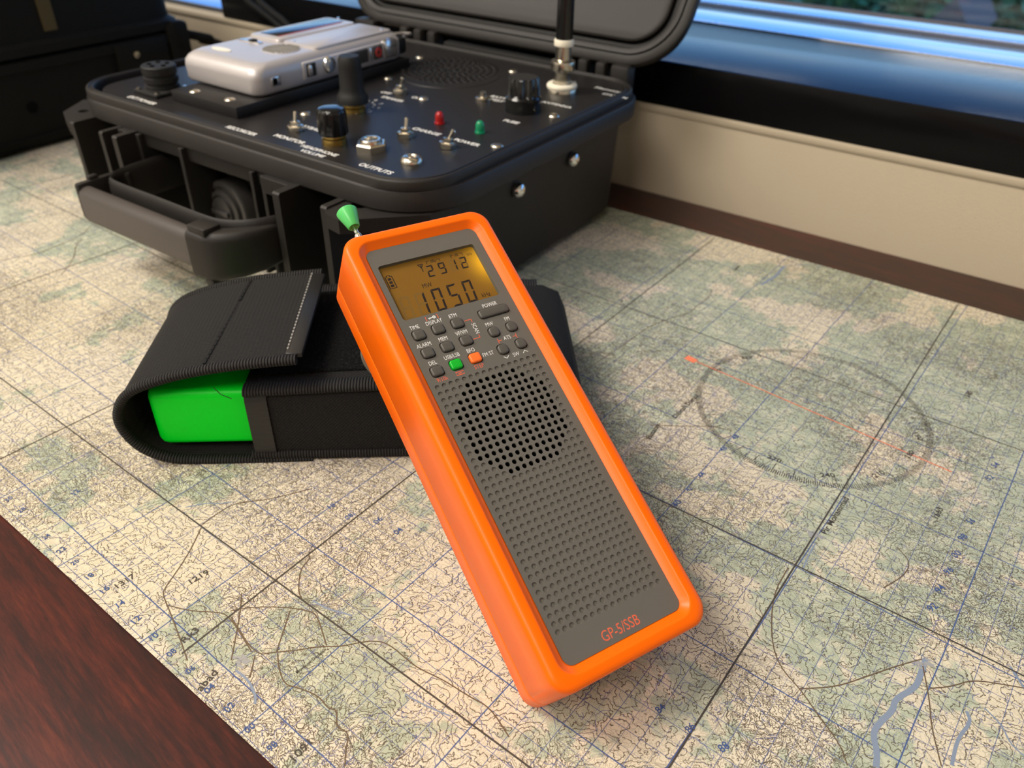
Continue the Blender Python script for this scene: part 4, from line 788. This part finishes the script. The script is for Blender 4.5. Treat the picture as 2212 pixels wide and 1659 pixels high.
# ------------------------------------------------------------------ second black case at the far left
C2 = Vector((-.86, .33, .0012)); c2 = empty('storage_case', C2, 'closed black storage case at the upper left, partly out of the photo', 'case')
def D_(): return MB(C2)
def sl(i, z, r=.02): return rrect(-1.04 + i, -.690 - i, .19 + i, .468 - i, r, 8, z)
k = D_(); k.loft([sl(.014, .0012), sl(.006, .0035), sl(.0015, .0100), sl(.0010, .0115), sl(.004, .0125), sl(.002, .060), sl(.002, .0620), sl(-.001, .0632), sl(-.001, .0700), sl(.001, .0712)], True, True); k.build('base', M_case2, c2, 40)
k = D_(); k.loft([sl(.001, .0728), sl(-.001, .0738), sl(-.001, .0800), sl(.001, .0815), sl(.003, .0830), sl(.006, .1850), sl(.02, .200)], True, True); k.build('lid', M_case2, c2, 40)
k = D_(); k.box(-.700, -.6860, .448, .4700, .026, .0790, r=.004); k.box(-.693, -.6850, .4520, .4640, .0560, .0800, r=.002); k.build('corner_latch', M_case2, c2)
k = D_(); k.box(-.695, -.6875, .395, .447, .040, .0700, r=.003); k.build('latch_plate', M_case2, c2)
D_().lathe([(.0030, 0), (.0028, .0012), (.0012, .0012), (0, .0006)], 16, TM(-.6878, .4130, .0590) @ RY(90), cap=False).build('rivet', M_nickel, c2, 40)
D_().lathe([(.0045, 0), (.0040, .0006), (.0, .0004)], 18, TM(-.6925, .3150, .0350) @ RY(90), cap=False).build('hole_shade_disc', M_hole, c2, 40)  # black disc painted in for the dark of an open hole
M_strap2 = mat('olive_brown_strap', (.060, .042, .010), .7)
D_().box(-.6950, -.6920, .3430, .3540, .0880, .1800, r=.0006).build('strap', M_strap2, c2, 20, 'olive brown strap')

# ------------------------------------------------------------------ cables behind the cases
def cable(pts, r, label):
    k = MB(pts[0]); k.tube(catmull(pts, 8), r, 10); k.thing('cable', M_cable, label, 'cable', 'cables along the wall', 40, pts[0])
cable([(-.700, .5235, .1300), (-.6720, .5240, .0940), (-.6500, .5245, .0830), (-.6280, .5240, .0740), (-.5900, .5220, .0500), (-.5600, .5200, .0036)], .0028, 'black cable hanging over the dark sill, left of the twin cable')
cable([(-.680, .5225, .1330), (-.6530, .5230, .0960), (-.6340, .5230, .0850), (-.6130, .5230, .0750), (-.5750, .5200, .0450), (-.5450, .5160, .0036)], .0028, 'black cable hanging over the dark sill, nearest the silver recorder')
cable([(-.700, .4760, .0640), (-.7000, .5000, .0560), (-.7400, .5180, .0470), (-.7250, .5290, .0420), (-.6700, .5320, .0260), (-.6000, .5300, .0040)], .0040, 'thick black cable running along the beige wall behind the storage case')
